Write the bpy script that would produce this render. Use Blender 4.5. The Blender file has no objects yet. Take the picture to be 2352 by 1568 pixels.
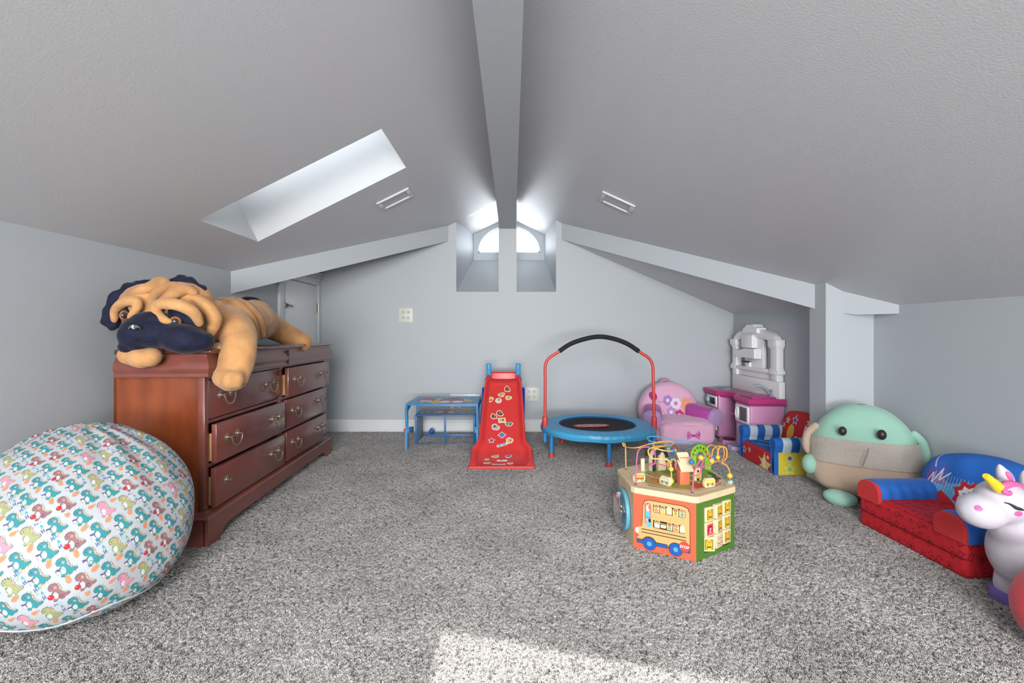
import bpy, bmesh, math, random
import numpy as np
from mathutils import Vector, Matrix, Euler, noise
random.seed(7)
PI = math.pi
SC = bpy.context.scene
COL = SC.collection
F = 1045.0; HZ = 765.0; CX = 1176.0          # focal length in pixels, horizon row, centre column (measured on the photo)

# ------------------------------------------------------------------ camera
cd = bpy.data.cameras.new('camera'); cam = bpy.data.objects.new('camera', cd); COL.objects.link(cam)
cam.location = (0, 0, 1.0); cam.rotation_euler = (PI/2, 0, 0)
cd.sensor_width = 36; cd.lens = F/2352*36; cd.shift_y = -(784-HZ)/2352; cd.clip_start = 0.02
SC.camera = cam

# ------------------------------------------------------------------ world, sun, fill light, exposure
SC.view_settings.view_transform = 'Standard'; SC.view_settings.look = 'None'
SC.view_settings.gamma = 1; SC.view_settings.use_curve_mapping = False
SC.view_settings.exposure = 0.0
world = bpy.data.worlds.new('sky'); SC.world = world; world.use_nodes = True
bg = world.node_tree.nodes['Background']
wt = world.node_tree; g_ = wt.nodes.new('ShaderNodeTexCoord'); sx_ = wt.nodes.new('ShaderNodeSeparateXYZ'); mr_ = wt.nodes.new('ShaderNodeMapRange')
wt.links.new(g_.outputs['Generated'], sx_.inputs[0]); wt.links.new(sx_.outputs['Z'], mr_.inputs['Value'])   # hazy sky: bright horizon, calmer zenith
mr_.inputs['From Min'].default_value = 0; mr_.inputs['From Max'].default_value = .8; mr_.inputs['To Min'].default_value = 9.5; mr_.inputs['To Max'].default_value = 0.95
wt.links.new(mr_.outputs[0], bg.inputs[1]); bg.inputs[0].default_value = (0.88, 0.94, 1.0, 1)
def light(name, kind, loc, rot, energy, color=(1,1,1), **kw):
    d = bpy.data.lights.new(name, kind); d.energy = energy; d.color = color
    for k, v in kw.items(): setattr(d, k, v)
    o = bpy.data.objects.new(name, d); COL.objects.link(o); o.location = loc; o.rotation_euler = rot
    return o
sun = light('sun', 'SUN', (0, 0, 5), (0, 0, 0), 8.5, (1, .95, .88), angle=math.radians(0.6))
SUN_DIR = Vector((0.79, -0.70, -1.0)).normalized()
sun.rotation_mode = 'QUATERNION'; sun.rotation_quaternion = SUN_DIR.to_track_quat('-Z', 'Y')
# added fill panel near the wall behind the camera, lights the room evenly
light('rear_fill_light', 'AREA', (0.2, -5.2, 1.05), (PI/2, 0, 0), 225, (0.97, 0.985, 1.0), shape='RECTANGLE', size=3.8, size_y=1.5)
light('overhead_fill_light', 'AREA', (0.0, -1.5, 2.0), (0.40, 0, 0), 230, (1.0, 0.99, 0.97), shape='RECTANGLE', size=1.2, size_y=2.2)  # unseen overhead fill, added to lift the carpet and side walls

light('ceiling_fill_light', 'AREA', (0.1, -4.2, 0.6), (PI/2+.24, 0, 0), 52, (1.0, 0.985, 0.96), shape='RECTANGLE', size=2.6, size_y=.8, spread=math.radians(75))  # unseen upward fill, added to brighten the far ceiling

# ------------------------------------------------------------------ colours and materials
def lin(c):
    if isinstance(c, str):
        c = c.lstrip('#'); c = tuple(int(c[i:i+2], 16) for i in (0, 2, 4))
    c = [v/255 for v in c]
    return tuple(v/12.92 if v <= .04045 else ((v+.055)/1.055)**2.4 for v in c) + (1.0,)
MATS = {}
def mat(name, color='#888888', rough=.6, metal=0, bump=0, bscale=200, bdist=.002, var=0, vscale=8, color2=None,
        sheen=0, coat=0, spec=.5, trans=0, attr=None, stretch=(1,1,1), detail=3, sss=0, ior=1.45, alpha=1):
    if name in MATS: return MATS[name]
    m = bpy.data.materials.new(name); m.use_nodes = True; nt = m.node_tree; N = nt.nodes; L = nt.links
    b = N['Principled BSDF']; c = lin(color)
    b.inputs['Base Color'].default_value = c; b.inputs['Roughness'].default_value = rough
    b.inputs['Metallic'].default_value = metal; b.inputs['Specular IOR Level'].default_value = spec
    b.inputs['Coat Weight'].default_value = coat; b.inputs['Coat Roughness'].default_value = .12
    b.inputs['Sheen Weight'].default_value = sheen; b.inputs['Sheen Roughness'].default_value = .4
    b.inputs['Transmission Weight'].default_value = trans; b.inputs['IOR'].default_value = ior
    if sss: b.inputs['Subsurface Weight'].default_value = sss; b.inputs['Subsurface Radius'].default_value = (.02,.02,.02)
    if bump or var or color2:
        tc = N.new('ShaderNodeTexCoord'); mp = N.new('ShaderNodeMapping'); mp.inputs['Scale'].default_value = stretch
        L.new(tc.outputs['Object'], mp.inputs[0])
    src = None
    if attr:
        a = N.new('ShaderNodeAttribute'); a.attribute_name = attr; src = a.outputs['Color']
        L.new(src, b.inputs['Base Color'])
    if var or color2:
        n = N.new('ShaderNodeTexNoise'); n.inputs['Scale'].default_value = vscale; n.inputs['Detail'].default_value = detail
        L.new(mp.outputs[0], n.inputs['Vector'])
        r = N.new('ShaderNodeValToRGB'); r.color_ramp.elements[0].position = .32; r.color_ramp.elements[1].position = .68
        if attr:
            mx = N.new('ShaderNodeMixRGB'); mx.blend_type = 'MULTIPLY'; mx.inputs[0].default_value = 1
            r.color_ramp.elements[0].color = (1-var,)*3+(1,); r.color_ramp.elements[1].color = (1,1,1,1)
            L.new(n.outputs[0], r.inputs[0]); L.new(src, mx.inputs[1]); L.new(r.outputs[0], mx.inputs[2]); L.new(mx.outputs[0], b.inputs['Base Color'])
        else:
            c2 = lin(color2) if color2 else tuple(max(0, v*(1-var)) for v in c[:3])+(1,)
            r.color_ramp.elements[0].color = c2; r.color_ramp.elements[1].color = c if color2 else tuple(min(1, v*(1+var*.4)) for v in c[:3])+(1,)
            L.new(n.outputs[0], r.inputs[0]); L.new(r.outputs[0], b.inputs['Base Color'])
    if bump:
        n2 = N.new('ShaderNodeTexNoise'); n2.inputs['Scale'].default_value = bscale; n2.inputs['Detail'].default_value = 2
        L.new(mp.outputs[0], n2.inputs['Vector'])
        bp = N.new('ShaderNodeBump'); bp.inputs['Strength'].default_value = bump; bp.inputs['Distance'].default_value = bdist
        L.new(n2.outputs[0], bp.inputs['Height']); L.new(bp.outputs[0], b.inputs['Normal'])
    MATS[name] = m
    return m

# ------------------------------------------------------------------ mesh helpers
def link(name, me, m=None, parent=None, smooth=False, loc=None, rot=None):
    o = bpy.data.objects.new(name, me); COL.objects.link(o)
    if m is not None:
        me.materials.clear(); me.materials.append(m)
    if parent is not None: o.parent = parent
    if loc is not None: o.location = loc
    if rot is not None: o.rotation_euler = rot
    if smooth is not None and len(me.polygons):
        me.polygons.foreach_set('use_smooth', [bool(smooth)]*len(me.polygons))
    return o
def auto_smooth(me, deg=35):
    me.polygons.foreach_set('use_smooth', [True]*len(me.polygons))
    try: me.set_sharp_from_angle(angle=math.radians(deg))
    except Exception: pass
class MB:
    """collects shapes into one mesh"""
    def __init__(s): s.v = []; s.f = []; s.sm = []
    def add(s, vs, fs, M=None, sm=False):
        n = len(s.v)
        for p in vs:
            p = Vector(p)
            s.v.append(tuple(M @ p) if M is not None else tuple(p))
        s.f += [tuple(i+n for i in f) for f in fs]; s.sm += [sm]*len(fs)
        return s
    def box(s, a, b, M=None):
        x0,y0,z0 = a; x1,y1,z1 = b
        v = [(x0,y0,z0),(x1,y0,z0),(x1,y1,z0),(x0,y1,z0),(x0,y0,z1),(x1,y0,z1),(x1,y1,z1),(x0,y1,z1)]
        return s.add(v, [(0,3,2,1),(4,5,6,7),(0,1,5,4),(1,2,6,5),(2,3,7,6),(3,0,4,7)], M)
    def rbox(s, a, b, r=.01, seg=2, M=None):
        bm = bmesh.new(); bmesh.ops.create_cube(bm, size=1)
        sx,sy,sz = (b[i]-a[i] for i in range(3)); c = [(a[i]+b[i])/2 for i in range(3)]
        for v in bm.verts: v.co = Vector((v.co.x*sx+c[0], v.co.y*sy+c[1], v.co.z*sz+c[2]))
        r = min(r, .49*min(abs(sx),abs(sy),abs(sz)))
        bmesh.ops.bevel(bm, geom=bm.edges[:], offset=r, segments=seg, profile=.5, affect='EDGES')
        return s.bm(bm, M, True)
    def bm(s, bm, M=None, sm=False):
        bm.verts.index_update()
        s.add([v.co.copy() for v in bm.verts], [tuple(v.index for v in f.verts) for f in bm.faces], M, sm); bm.free(); return s
    def prism(s, pts, y0, y1, axis='y', M=None, bev=0, sm=False):
        """polygon (a,b) extruded along an axis; axis y: pts are (x,z); z: (x,y); x: (y,z)"""
        bm = bmesh.new()
        def P(a, b, t): return {'y': (a,t,b), 'z': (a,b,t), 'x': (t,a,b)}[axis]
        A = [bm.verts.new(P(a,b,y0)) for a,b in pts]
        f = bm.faces.new(A)
        r = bmesh.ops.extrude_face_region(bm, geom=[f])
        ev = [g for g in r['geom'] if isinstance(g, bmesh.types.BMVert)]
        d = Vector(P(0,0,y1-y0)); bmesh.ops.translate(bm, verts=ev, vec=d)
        bmesh.ops.recalc_face_normals(bm, faces=bm.faces)
        if bev:
            es = [e for e in bm.edges if len(e.link_faces)==2 and any(len(ff.verts)==len(pts) and len(pts)!=4 or abs(ff.normal.dot(d.normalized()))>.9 for ff in e.link_faces)]
            bmesh.ops.bevel(bm, geom=es, offset=bev, segments=2, profile=.5, affect='EDGES')
        bmesh.ops.triangulate(bm, faces=[ff for ff in bm.faces if len(ff.verts)>4])
        return s.bm(bm, M, sm)
    def tube(s, pts, r, seg=8, closed=False, M=None, caps=True):
        pts = [Vector(p) for p in pts]; n = len(pts); rs = r if isinstance(r, (list,tuple)) else [r]*n
        vs = []; fs = []; up = None
        for i, p in enumerate(pts):
            if closed: t = (pts[(i+1)%n]-pts[i-1])
            else: t = pts[min(i+1,n-1)]-pts[max(i-1,0)]
            if t.length < 1e-9: t = Vector((0,0,1))
            t.normalize()
            if up is None:
                up = Vector((0,0,1)) if abs(t.z) < .9 else Vector((0,1,0))
            up = (up - t*up.dot(t))
            if up.length < 1e-6: up = t.orthogonal()
            up.normalize(); w = t.cross(up)
            for k in range(seg):
                a = 2*PI*k/seg; vs.append(p + (up*math.cos(a)+w*math.sin(a))*rs[i])
        m = n if closed else n-1
        for i in range(m):
            for k in range(seg):
                a = i*seg+k; b = i*seg+(k+1)%seg; c = ((i+1)%n)*seg+(k+1)%seg; d = ((i+1)%n)*seg+k
                fs.append((a,b,c,d))
        if not closed and caps:
            fs.append(tuple(range(seg-1,-1,-1))); fs.append(tuple((n-1)*seg+k for k in range(seg)))
        return s.add(vs, fs, M, True)
    def lathe(s, prof, seg=24, M=None, sx=1, sy=1, cap=True):
        vs = []; fs = []; n = len(prof)
        for r, z in prof:
            for k in range(seg):
                a = 2*PI*k/seg; vs.append((r*math.cos(a)*sx, r*math.sin(a)*sy, z))
        for i in range(n-1):
            for k in range(seg):
                fs.append((i*seg+k, i*seg+(k+1)%seg, (i+1)*seg+(k+1)%seg, (i+1)*seg+k))
        if prof[0][0] > 1e-6: fs.append(tuple(range(seg-1,-1,-1)))
        if cap and prof[-1][0] > 1e-6: fs.append(tuple((n-1)*seg+k for k in range(seg)))
        return s.add(vs, fs, M, True)
    def ball(s, c, r, seg=16, M=None, e=1.0):
        if not isinstance(r, (list,tuple)): r = (r,r,r)
        T = Matrix.Translation(c) @ Matrix.Diagonal((r[0],r[1],r[2],1))
        if M is not None: T = M @ T
        pr = []
        h = seg//2
        for i in range(h+1):
            a = -PI/2 + PI*i/h
            ca, sa = math.cos(a), math.sin(a)
            pr.append((max(1e-4, abs(ca)**e), math.copysign(abs(sa)**e, sa)))
        return s.lathe(pr, seg, T)
    def mesh(s, name='m', smooth=None, clean=False):
        me = bpy.data.meshes.new(name); me.from_pydata(s.v, [], s.f); me.update()
        if clean:
            bm = bmesh.new(); bm.from_mesh(me); bmesh.ops.remove_doubles(bm, verts=bm.verts, dist=1e-5); bmesh.ops.recalc_face_normals(bm, faces=bm.faces); bm.to_mesh(me); bm.free()
        elif smooth is None:
            me.polygons.foreach_set('use_smooth', s.sm)
            if any(s.sm):
                try: me.set_sharp_from_angle(angle=math.radians(40))
                except Exception: pass
        if smooth: auto_smooth(me, 40)
        return me
    def build(s, name, m, parent=None, smooth=None, **kw):
        return link(name, s.mesh(name, smooth), m, parent, None, **kw)
def thing(name, label, cat, loc=(0,0,0), rotz=0, group=None):
    o = bpy.data.objects.new(name, None); COL.objects.link(o); o.location = loc; o.rotation_euler = (0,0,rotz)
    o.empty_display_size = .05
    tag(o, label, cat, group); return o
def tag(o, label=None, cat=None, group=None, kind=None):
    if label: o['label'] = label
    if cat: o['category'] = cat
    if group: o['group'] = group
    if kind: o['kind'] = kind
    return o
def W(px, py, d): return Vector(((px-CX)/F*d, d, 1+(HZ-py)/F*d))
def G(px, py):
    d = F/(py-HZ); return Vector(((px-CX)/F*d, d, 0))
def spline(pts, n=8, closed=False):
    pts = [Vector(p) for p in pts]; out = []; m = len(pts)
    rng = range(m if closed else m-1)
    for i in rng:
        p0 = pts[(i-1)%m] if closed or i>0 else pts[0]; p1 = pts[i]; p2 = pts[(i+1)%m]
        p3 = pts[(i+2)%m] if closed or i+2<m else pts[-1]
        for k in range(n):
            t = k/n
            out.append(.5*((2*p1)+(-p0+p2)*t+(2*p0-5*p1+4*p2-p3)*t*t+(-p0+3*p1-3*p2+p3)*t*t*t))
    if not closed: out.append(pts[-1])
    return out
def apply_mods(o):
    dg = bpy.context.evaluated_depsgraph_get(); dg.update()
    me = bpy.data.meshes.new_from_object(o.evaluated_get(dg)); old = o.data
    o.modifiers.clear(); o.data = me; bpy.data.meshes.remove(old); return o
def blob(name, shapes, m, parent=None, voxel=.01, smooth=6, fac=.5, wob=0, wscale=8, post=None):
    """soft plush shape: overlapping balls and limbs fused by a voxel remesh and smoothed.
    shapes: ('b', centre, radii[, euler]) or ('t', points, radii)"""
    b = MB()
    for sh in shapes:
        if sh[0] == 'b':
            T = Matrix.Translation(sh[1]) @ (Euler(sh[3]).to_matrix().to_4x4() if len(sh) > 3 else Matrix.Identity(4))
            b.ball((0,0,0), sh[2], 24, T)
        else:
            pts = spline(sh[1], 5); k = len(sh[1]); rr = []
            for i in range(len(pts)):
                t = i/5; j = min(int(t), k-2); u = t-j; rr.append(sh[2][j]*(1-u)+sh[2][j+1]*u)
            b.tube(pts, rr, 14)
            b.ball(pts[0], rr[0]*.99, 14); b.ball(pts[-1], rr[-1]*.99, 14)
    o = b.build(name, m, parent)
    md = o.modifiers.new('r', 'REMESH'); md.mode = 'VOXEL'; md.voxel_size = voxel
    if smooth:
        ms = o.modifiers.new('s', 'SMOOTH'); ms.factor = fac; ms.iterations = smooth
    apply_mods(o)
    me = o.data
    n = len(me.vertices); co = np.empty(n*3); me.vertices.foreach_get('co', co); co = co.reshape(-1,3)
    if wob:
        no = np.empty(n*3); me.vertex_normals.foreach_get('vector', no); no = no.reshape(-1,3)
        d = np.array([noise.noise(Vector(c)*wscale) for c in co]); co = co + no*(d*wob)[:,None]
    if post is not None: co = post(co)
    me.vertices.foreach_set('co', co.ravel()); me.update()
    me.materials.clear(); me.materials.append(m)
    me.polygons.foreach_set('use_smooth', [True]*len(me.polygons))
    return o

# ------------------------------------------------------------------ printed patterns: shapes drawn on a small numpy canvas, then read per vertex
class Canvas:
    def __init__(s, w, h, res, bg):
        s.w=w; s.h=h; s.res=res; s.W=int(w*res); s.H=int(h*res)
        s.a = np.empty((s.H,s.W,3)); s.a[:] = lin(bg)[:3]
    def _win(s, x0,y0,x1,y1):
        i0=max(0,int(x0*s.res)-1); i1=min(s.W,int(x1*s.res)+2); j0=max(0,int(y0*s.res)-1); j1=min(s.H,int(y1*s.res)+2)
        if i1<=i0 or j1<=j0: return None
        X,Y = np.meshgrid((np.arange(i0,i1)+.5)/s.res,(np.arange(j0,j1)+.5)/s.res); return i0,i1,j0,j1,X,Y
    def poly(s, pts, c):
        p=np.array(pts); w=s._win(p[:,0].min(),p[:,1].min(),p[:,0].max(),p[:,1].max())
        if w is None: return
        i0,i1,j0,j1,X,Y=w; ins=np.zeros(X.shape,bool); n=len(p)
        for i in range(n):
            xa,ya=p[i-1]; xb,yb=p[i]
            if ya==yb: continue
            ins ^= ((ya>Y)!=(yb>Y)) & (X < (xb-xa)*(Y-ya)/(yb-ya)+xa)
        s.a[j0:j1,i0:i1][ins]=lin(c)[:3]
    def ell(s, cx,cy,rx,ry,c,rot=0):
        r=max(rx,ry); w=s._win(cx-r,cy-r,cx+r,cy+r)
        if w is None: return
        i0,i1,j0,j1,X,Y=w; dx=X-cx; dy=Y-cy; ca,sa=math.cos(rot),math.sin(rot)
        ins=((dx*ca+dy*sa)/rx)**2+((-dx*sa+dy*ca)/ry)**2<1
        s.a[j0:j1,i0:i1][ins]=lin(c)[:3]
    def line(s, pts, wd, c):
        for (xa,ya),(xb,yb) in zip(pts[:-1],pts[1:]):
            w=s._win(min(xa,xb)-wd,min(ya,yb)-wd,max(xa,xb)+wd,max(ya,yb)+wd)
            if w is None: continue
            i0,i1,j0,j1,X,Y=w; L2=(xb-xa)**2+(yb-ya)**2+1e-12
            t=np.clip(((X-xa)*(xb-xa)+(Y-ya)*(yb-ya))/L2,0,1)
            ins=(X-xa-t*(xb-xa))**2+(Y-ya-t*(yb-ya))**2<(wd/2)**2
            s.a[j0:j1,i0:i1][ins]=lin(c)[:3]
    def star(s, cx,cy,r,c,rot=0,n=5,inner=.45):
        s.poly([(cx+(r if k%2==0 else r*inner)*math.sin(rot+k*PI/n), cy+(r if k%2==0 else r*inner)*math.cos(rot+k*PI/n)) for k in range(2*n)], c)
    def smp(s, u, v):
        """bilinear sample at metres (wraps)"""
        x=u*s.res-.5; y=v*s.res-.5; i=np.floor(x).astype(int); j=np.floor(y).astype(int); fx=(x-i)[:,None]; fy=(y-j)[:,None]
        A=s.a; i0=i%s.W; i1=(i+1)%s.W; j0=j%s.H; j1=(j+1)%s.H
        return (A[j0,i0]*(1-fx)+A[j0,i1]*fx)*(1-fy)+(A[j1,i0]*(1-fx)+A[j1,i1]*fx)*fy
def paint(o, cols, name='print'):
    me=o.data; at=me.color_attributes.new(name,'FLOAT_COLOR','POINT')
    c=np.ones((len(me.vertices),4)); c[:,:3]=cols; at.data.foreach_set('color', c.ravel())
def coords(o):
    me=o.data; co=np.empty(len(me.vertices)*3); me.vertices.foreach_get('co',co); return co.reshape(-1,3)
def grid_mesh(name, fn, nu, nv, wrap_u=False):
    """surface from fn(U,V)->(n,3) over a regular grid"""
    u=np.linspace(0,1,nu,endpoint=not wrap_u); v=np.linspace(0,1,nv)
    U,V=np.meshgrid(u,v); co=fn(U.ravel(),V.ravel())
    J,I=np.meshgrid(np.arange(nv-1),np.arange(nu if wrap_u else nu-1),indexing='ij'); I2=(I+1)%nu
    a=J*nu+I; b=J*nu+I2; c=(J+1)*nu+I2; d=(J+1)*nu+I
    q=np.stack([a,b,c,d],-1).reshape(-1,4)
    me=bpy.data.meshes.new(name); me.vertices.add(len(co)); me.vertices.foreach_set('co',np.asarray(co,float).ravel())
    me.loops.add(q.size); me.loops.foreach_set('vertex_index',q.ravel().astype(np.int32))
    me.polygons.add(len(q)); me.polygons.foreach_set('loop_start',np.arange(0,q.size,4,dtype=np.int32))
    me.update(calc_edges=True); me.validate()
    me.polygons.foreach_set('use_smooth',[True]*len(me.polygons))
    return me, U.ravel(), V.ravel()
def disp_noise(co, no, amp, sc, seed=0):
    d=np.array([noise.noise(Vector((c[0]*sc+seed,c[1]*sc,c[2]*sc))) for c in co]); return co+no*(d*amp)[:,None]

def pillow(name, w, h, t, k, m, parent, shape=None, n=180, p=6, paintf=None):
    """two-sided cushion with even vertex spacing; w,h,t are half sizes; k squares (0) to rounds (1) the outline"""
    g=np.linspace(-1,1,n); U,V=np.meshgrid(g,g); U=U.ravel(); V=V.ravel()
    x=w*U*(1-k*(1-np.sqrt(1-V*V/2))/.293*.293); z=h*V*(1-k*(1-np.sqrt(1-U*U/2))/.293*.293)
    q=np.clip(1-(np.abs(U)**p+np.abs(V)**p-np.abs(U*V)**p),0,1)
    y=t*q**.45
    F_=np.stack([x,-y,z],-1); B_=np.stack([x,y,z],-1)
    if shape is not None: F_=shape(F_); B_=shape(B_)
    I,J=np.meshgrid(np.arange(n-1),np.arange(n-1)); a=(J*n+I).ravel(); f=np.stack([a,a+1,a+n+1,a+n],-1)
    b_=np.stack([a+n,a+n+1,a+1,a],-1)+n*n
    q_=np.concatenate([f,b_]); co=np.concatenate([F_,B_])
    me=bpy.data.meshes.new(name); me.vertices.add(len(co)); me.vertices.foreach_set('co',co.ravel()); me.loops.add(q_.size); me.loops.foreach_set('vertex_index',q_.ravel().astype(np.int32))
    me.polygons.add(len(q_)); me.polygons.foreach_set('loop_start',np.arange(0,q_.size,4,dtype=np.int32)); me.update(calc_edges=True)
    bm=bmesh.new(); bm.from_mesh(me); bmesh.ops.remove_doubles(bm,verts=bm.verts,dist=1e-5); bmesh.ops.recalc_face_normals(bm,faces=bm.faces); bm.to_mesh(me); bm.free()
    o=link(name,me,m,parent,True)
    if paintf is not None: paint(o,paintf(coords(o)))
    return o
# ================================================================== THE ROOM
XL, XR, XR2 = -1.955, 2.377, 2.24            # left wall, right wall, right wall of the nook
YB, YR, YW = 4.60, -5.50, 5.44               # back wall, wall behind the camera, dormer window wall
XA, ZA, S = -.045, 2.385, .5                 # ridge and slope of the ceiling
def zc(x): return ZA - S*abs(x-XA)
WALL = mat('wall_paint', '#b3b9be', .5, bump=.25, bscale=170, bdist=.0015, spec=.35)
CEIL = mat('ceiling_paint', '#c9cacd', .38, bump=.30, bscale=130, bdist=.002, spec=.5)
TRIM = mat('trim_paint', '#dcdfe2', .35, spec=.5)
WHITE = mat('white_gloss', '#e9ebec', .3)
def slab(name, quads, m, kind=True, label=None):
    b = MB()
    for q in quads: b.add(q, [tuple(range(len(q)))])
    o = b.build(name, m)
    if kind: o['kind'] = 'structure'
    if label: o['label'] = label
    return o
# floor
fl = slab('floor', [[(XL-.1,YR-.1,0),(XR+.1,YR-.1,0),(XR+.1,YB+.1,0),(XL-.1,YB+.1,0)]], mat('carpet_base', '#6f6b68', .95, var=.4, vscale=90))
fl['label'] = 'grey speckled carpet floor'
# side walls as thick boxes outside the room
def wallbox(name, a, b, lab=None):
    o = MB().box(a, b).build(name, WALL); o['kind'] = 'structure'
    if lab: o['label'] = lab
    return o
wallbox('wall_left', (XL-.1, YR-.1, -.05), (XL, YB+.1, 1.70), 'low pale grey knee wall behind the dresser')
wallbox('wall_right', (XR, YR-.1, -.05), (XR+.1, 3.15, 1.30), 'low pale grey knee wall on the right')
wallbox('wall_nook', (XR2, 3.15, -.05), (XR2+.24, YB+.1, 1.32), 'pale grey wall of the nook behind the play kitchen')
wallbox('wall_rear', (XL-.1, YR-.1, -.05), (XR+.1, YR, 2.5))
# column at the mouth of the nook
wallbox('wall_column', (2.062, 2.990, -.05), (XR+.06, 3.152, 1.42), 'boxed pale grey column between knee wall and nook')
# back wall with the dormer opening
NL, NR, NZ = -.563, .445, 1.418
bw = MB()
bw.box((XL-.05, YB, -.05), (NL, YB+.12, 2.40)); bw.box((NR, YB, -.05), (XR2+.1, YB+.12, 2.40)); bw.box((NL, YB, -.05), (NR, YB+.12, NZ))
o = bw.build('wall_back', WALL); o['kind'] = 'structure'; o['label'] = 'pale grey gable wall with dormer opening'
# post in the opening
o = MB().box((-.136, YB-.002, NZ-.002), (.048, YB+.14, 2.30)).build('trim_1', WALL); o['kind'] = 'structure'; o['label'] = 'flat grey post dividing the dormer opening'
# ridge beam
o = MB().box((-.127, YR, 2.056), (.037, YB+.0, 2.44)).build('trim_2', WALL); o['kind'] = 'structure'; o['label'] = 'boxed ridge beam along the ceiling peak'
# hip beams at 45 degrees
def yl(x): return 3.163 + (x-XL)*(YB-3.163)/(-.643-XL)     # left diagonal
def yr(x): return YB - (x-.5)*(YB-2.794)/(XR-.5)            # right diagonal
def beam(name, xa, ya, xb, yb, fbot, ftop, th, n=12, lab=''):
    b = MB(); vs = []; fs = []
    d = Vector((xb-xa, yb-ya, 0)).normalized(); nrm = Vector((-d.y, d.x, 0))
    if nrm.y < 0: nrm = -nrm
    for i in range(n+1):
        t = i/n; x = xa+(xb-xa)*t; y = ya+(yb-ya)*t
        zb, zt = fbot(x), ftop(x)
        vs += [(x,y,zb),(x,y,zt),(x+nrm.x*th,y+nrm.y*th,zt),(x+nrm.x*th,y+nrm.y*th,zb)]
    for i in range(n):
        a = i*4; c = a+4
        for k in range(4): fs.append((a+k, a+(k+1)%4, c+(k+1)%4, c+k))
    fs += [(0,1,2,3), (n*4+3,n*4+2,n*4+1,n*4)]
    b.add(vs, fs); o = b.build(name, WALL); o['kind'] = 'structure'; o['label'] = lab
    bm = bmesh.new(); bm.from_mesh(o.data); bmesh.ops.recalc_face_normals(bm, faces=bm.faces); bm.to_mesh(o.data); bm.free()
    return o
beam('trim_3', XL, 3.163, -.643, YB, lambda x: zc(x)-.155+(.03 if x<-1.8 else 0)*0, lambda x: zc(x)+.22, .10, lab='sloping hip beam over the dresser')
beam('trim_4', .5, YB, XR, 2.794, lambda x: max(zc(x)-.165, 1.12), lambda x: zc(x)+.03, .10, lab='sloping hip beam over the play kitchen')
# ceiling: main slopes with the skylight opening, nook ceilings
SX0, SX1, SY0, SY1 = -1.635, -.682, 2.375, 2.93             # skylight opening (plan)
def cl(x, y): return (x, y, zc(x))
X0 = XL-.08
# left slope is cut along the left diagonal; pieces around the skylight
quadsL = [
 [cl(X0,YR-.1), cl(XA,YR-.1), cl(XA,SY0), cl(X0,SY0)],
 [cl(X0,SY0), cl(SX0,SY0), cl(SX0,SY1), cl(X0,SY1)],
 [cl(SX1,SY0), cl(XA,SY0), cl(XA,SY1), cl(SX1,SY1)],
 [cl(X0,SY1), cl(XA,SY1), cl(XA,YB+.05), cl(-.643,YB+.05), cl(-.643,YB), cl(XL,3.163), cl(X0,3.163-.08)],
 [cl(NL-.04,YB-.01), cl(XA,YB-.01), cl(XA,YW+.05), cl(NL-.04,YW+.05)]]
o = slab('ceiling', quadsL, CEIL, label='left slope of the ceiling with skylight opening')
quadsR = [
 [cl(XA,YR-.1), cl(XR+.08,YR-.1), cl(XR+.08,2.72), cl(XR,2.794), cl(.5,YB), cl(.5,YB+.05), cl(XA,YB+.05)],
 [cl(XA,YB-.01), cl(NR+.04,YB-.01), cl(NR+.04,YW+.05), cl(XA,YW+.05)]]
o = slab('ceiling_right', quadsR, CEIL, label='right slope of the ceiling')
zR = lambda x: 1.195+.434*(XR2-x)
slab('ceiling_nook_right', [[(x_,y_,zR(x_)) for x_,y_ in ((.56,YB+.05),(.56,yr(.56)+.05),(2.0,yr(2.0)+.05),(XR2+.1,yr(XR2+.1)+.05),(XR2+.1,YB+.05))]], CEIL, label='lower ceiling of the right nook')
zLn = lambda x: 1.60+.375*(x-XL)
slab('ceiling_nook_left', [[(XL-.05,3.1,zLn(XL-.05)),(-.55,YB+.0,zLn(-.55)),(-.55,YB+.05,zLn(-.55)),(XL-.05,YB+.05,zLn(XL-.05))]], CEIL, label='ceiling above the little door')
# dormer niche: splayed cheeks, sloping sill, window wall with half-round opening
WLx, WRx, WZ = -.458, .387, 1.875
nb = MB()
nb.add([(NL,YB,NZ),(NL,YB,2.3),(WLx,YW,2.3),(WLx,YW,WZ)], [(0,1,2,3)])
nb.add([(NR,YB,NZ),(WRx,YW,WZ),(WRx,YW,2.3),(NR,YB,2.3)], [(0,1,2,3)])
nb.add([(NL,YB,NZ),(WLx,YW,WZ),(WRx,YW,WZ),(NR,YB,NZ)], [(0,1,2,3)])
cx_, zb_, rx_, rz_ = -.036, 1.963, .372, .318
arc = [(cx_+rx_*math.cos(PI*i/32), zb_+rz_*math.sin(PI*i/32)) for i in range(33)]   # right -> left
outer = []
for i in range(33):
    x, z = arc[i]; a = PI*i/32
    dx, dz = math.cos(a), math.sin(a)
    ts = []
    if dx > 1e-6: ts.append((.45-cx_)/dx)
    if dx < -1e-6: ts.append((-.52-cx_)/dx)
    if dz > 1e-6: ts.append((2.5-zb_)/dz)
    t = min(ts); outer.append((cx_+dx*t, zb_+dz*t))
vs = [(x,YW,z) for x,z in arc]+[(x,YW,z) for x,z in outer]
nb.add(vs, [(i,i+1,34+i,33+i) for i in range(32)])
nb.add([(-.52,YW,1.8),(.45,YW,1.8),(.45,YW,zb_),(-.52,YW,zb_)], [(0,1,2,3)])
o = nb.build('wall_dormer', WALL); o['kind'] = 'structure'; o['label'] = 'bright dormer niche around the half-round window'
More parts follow.
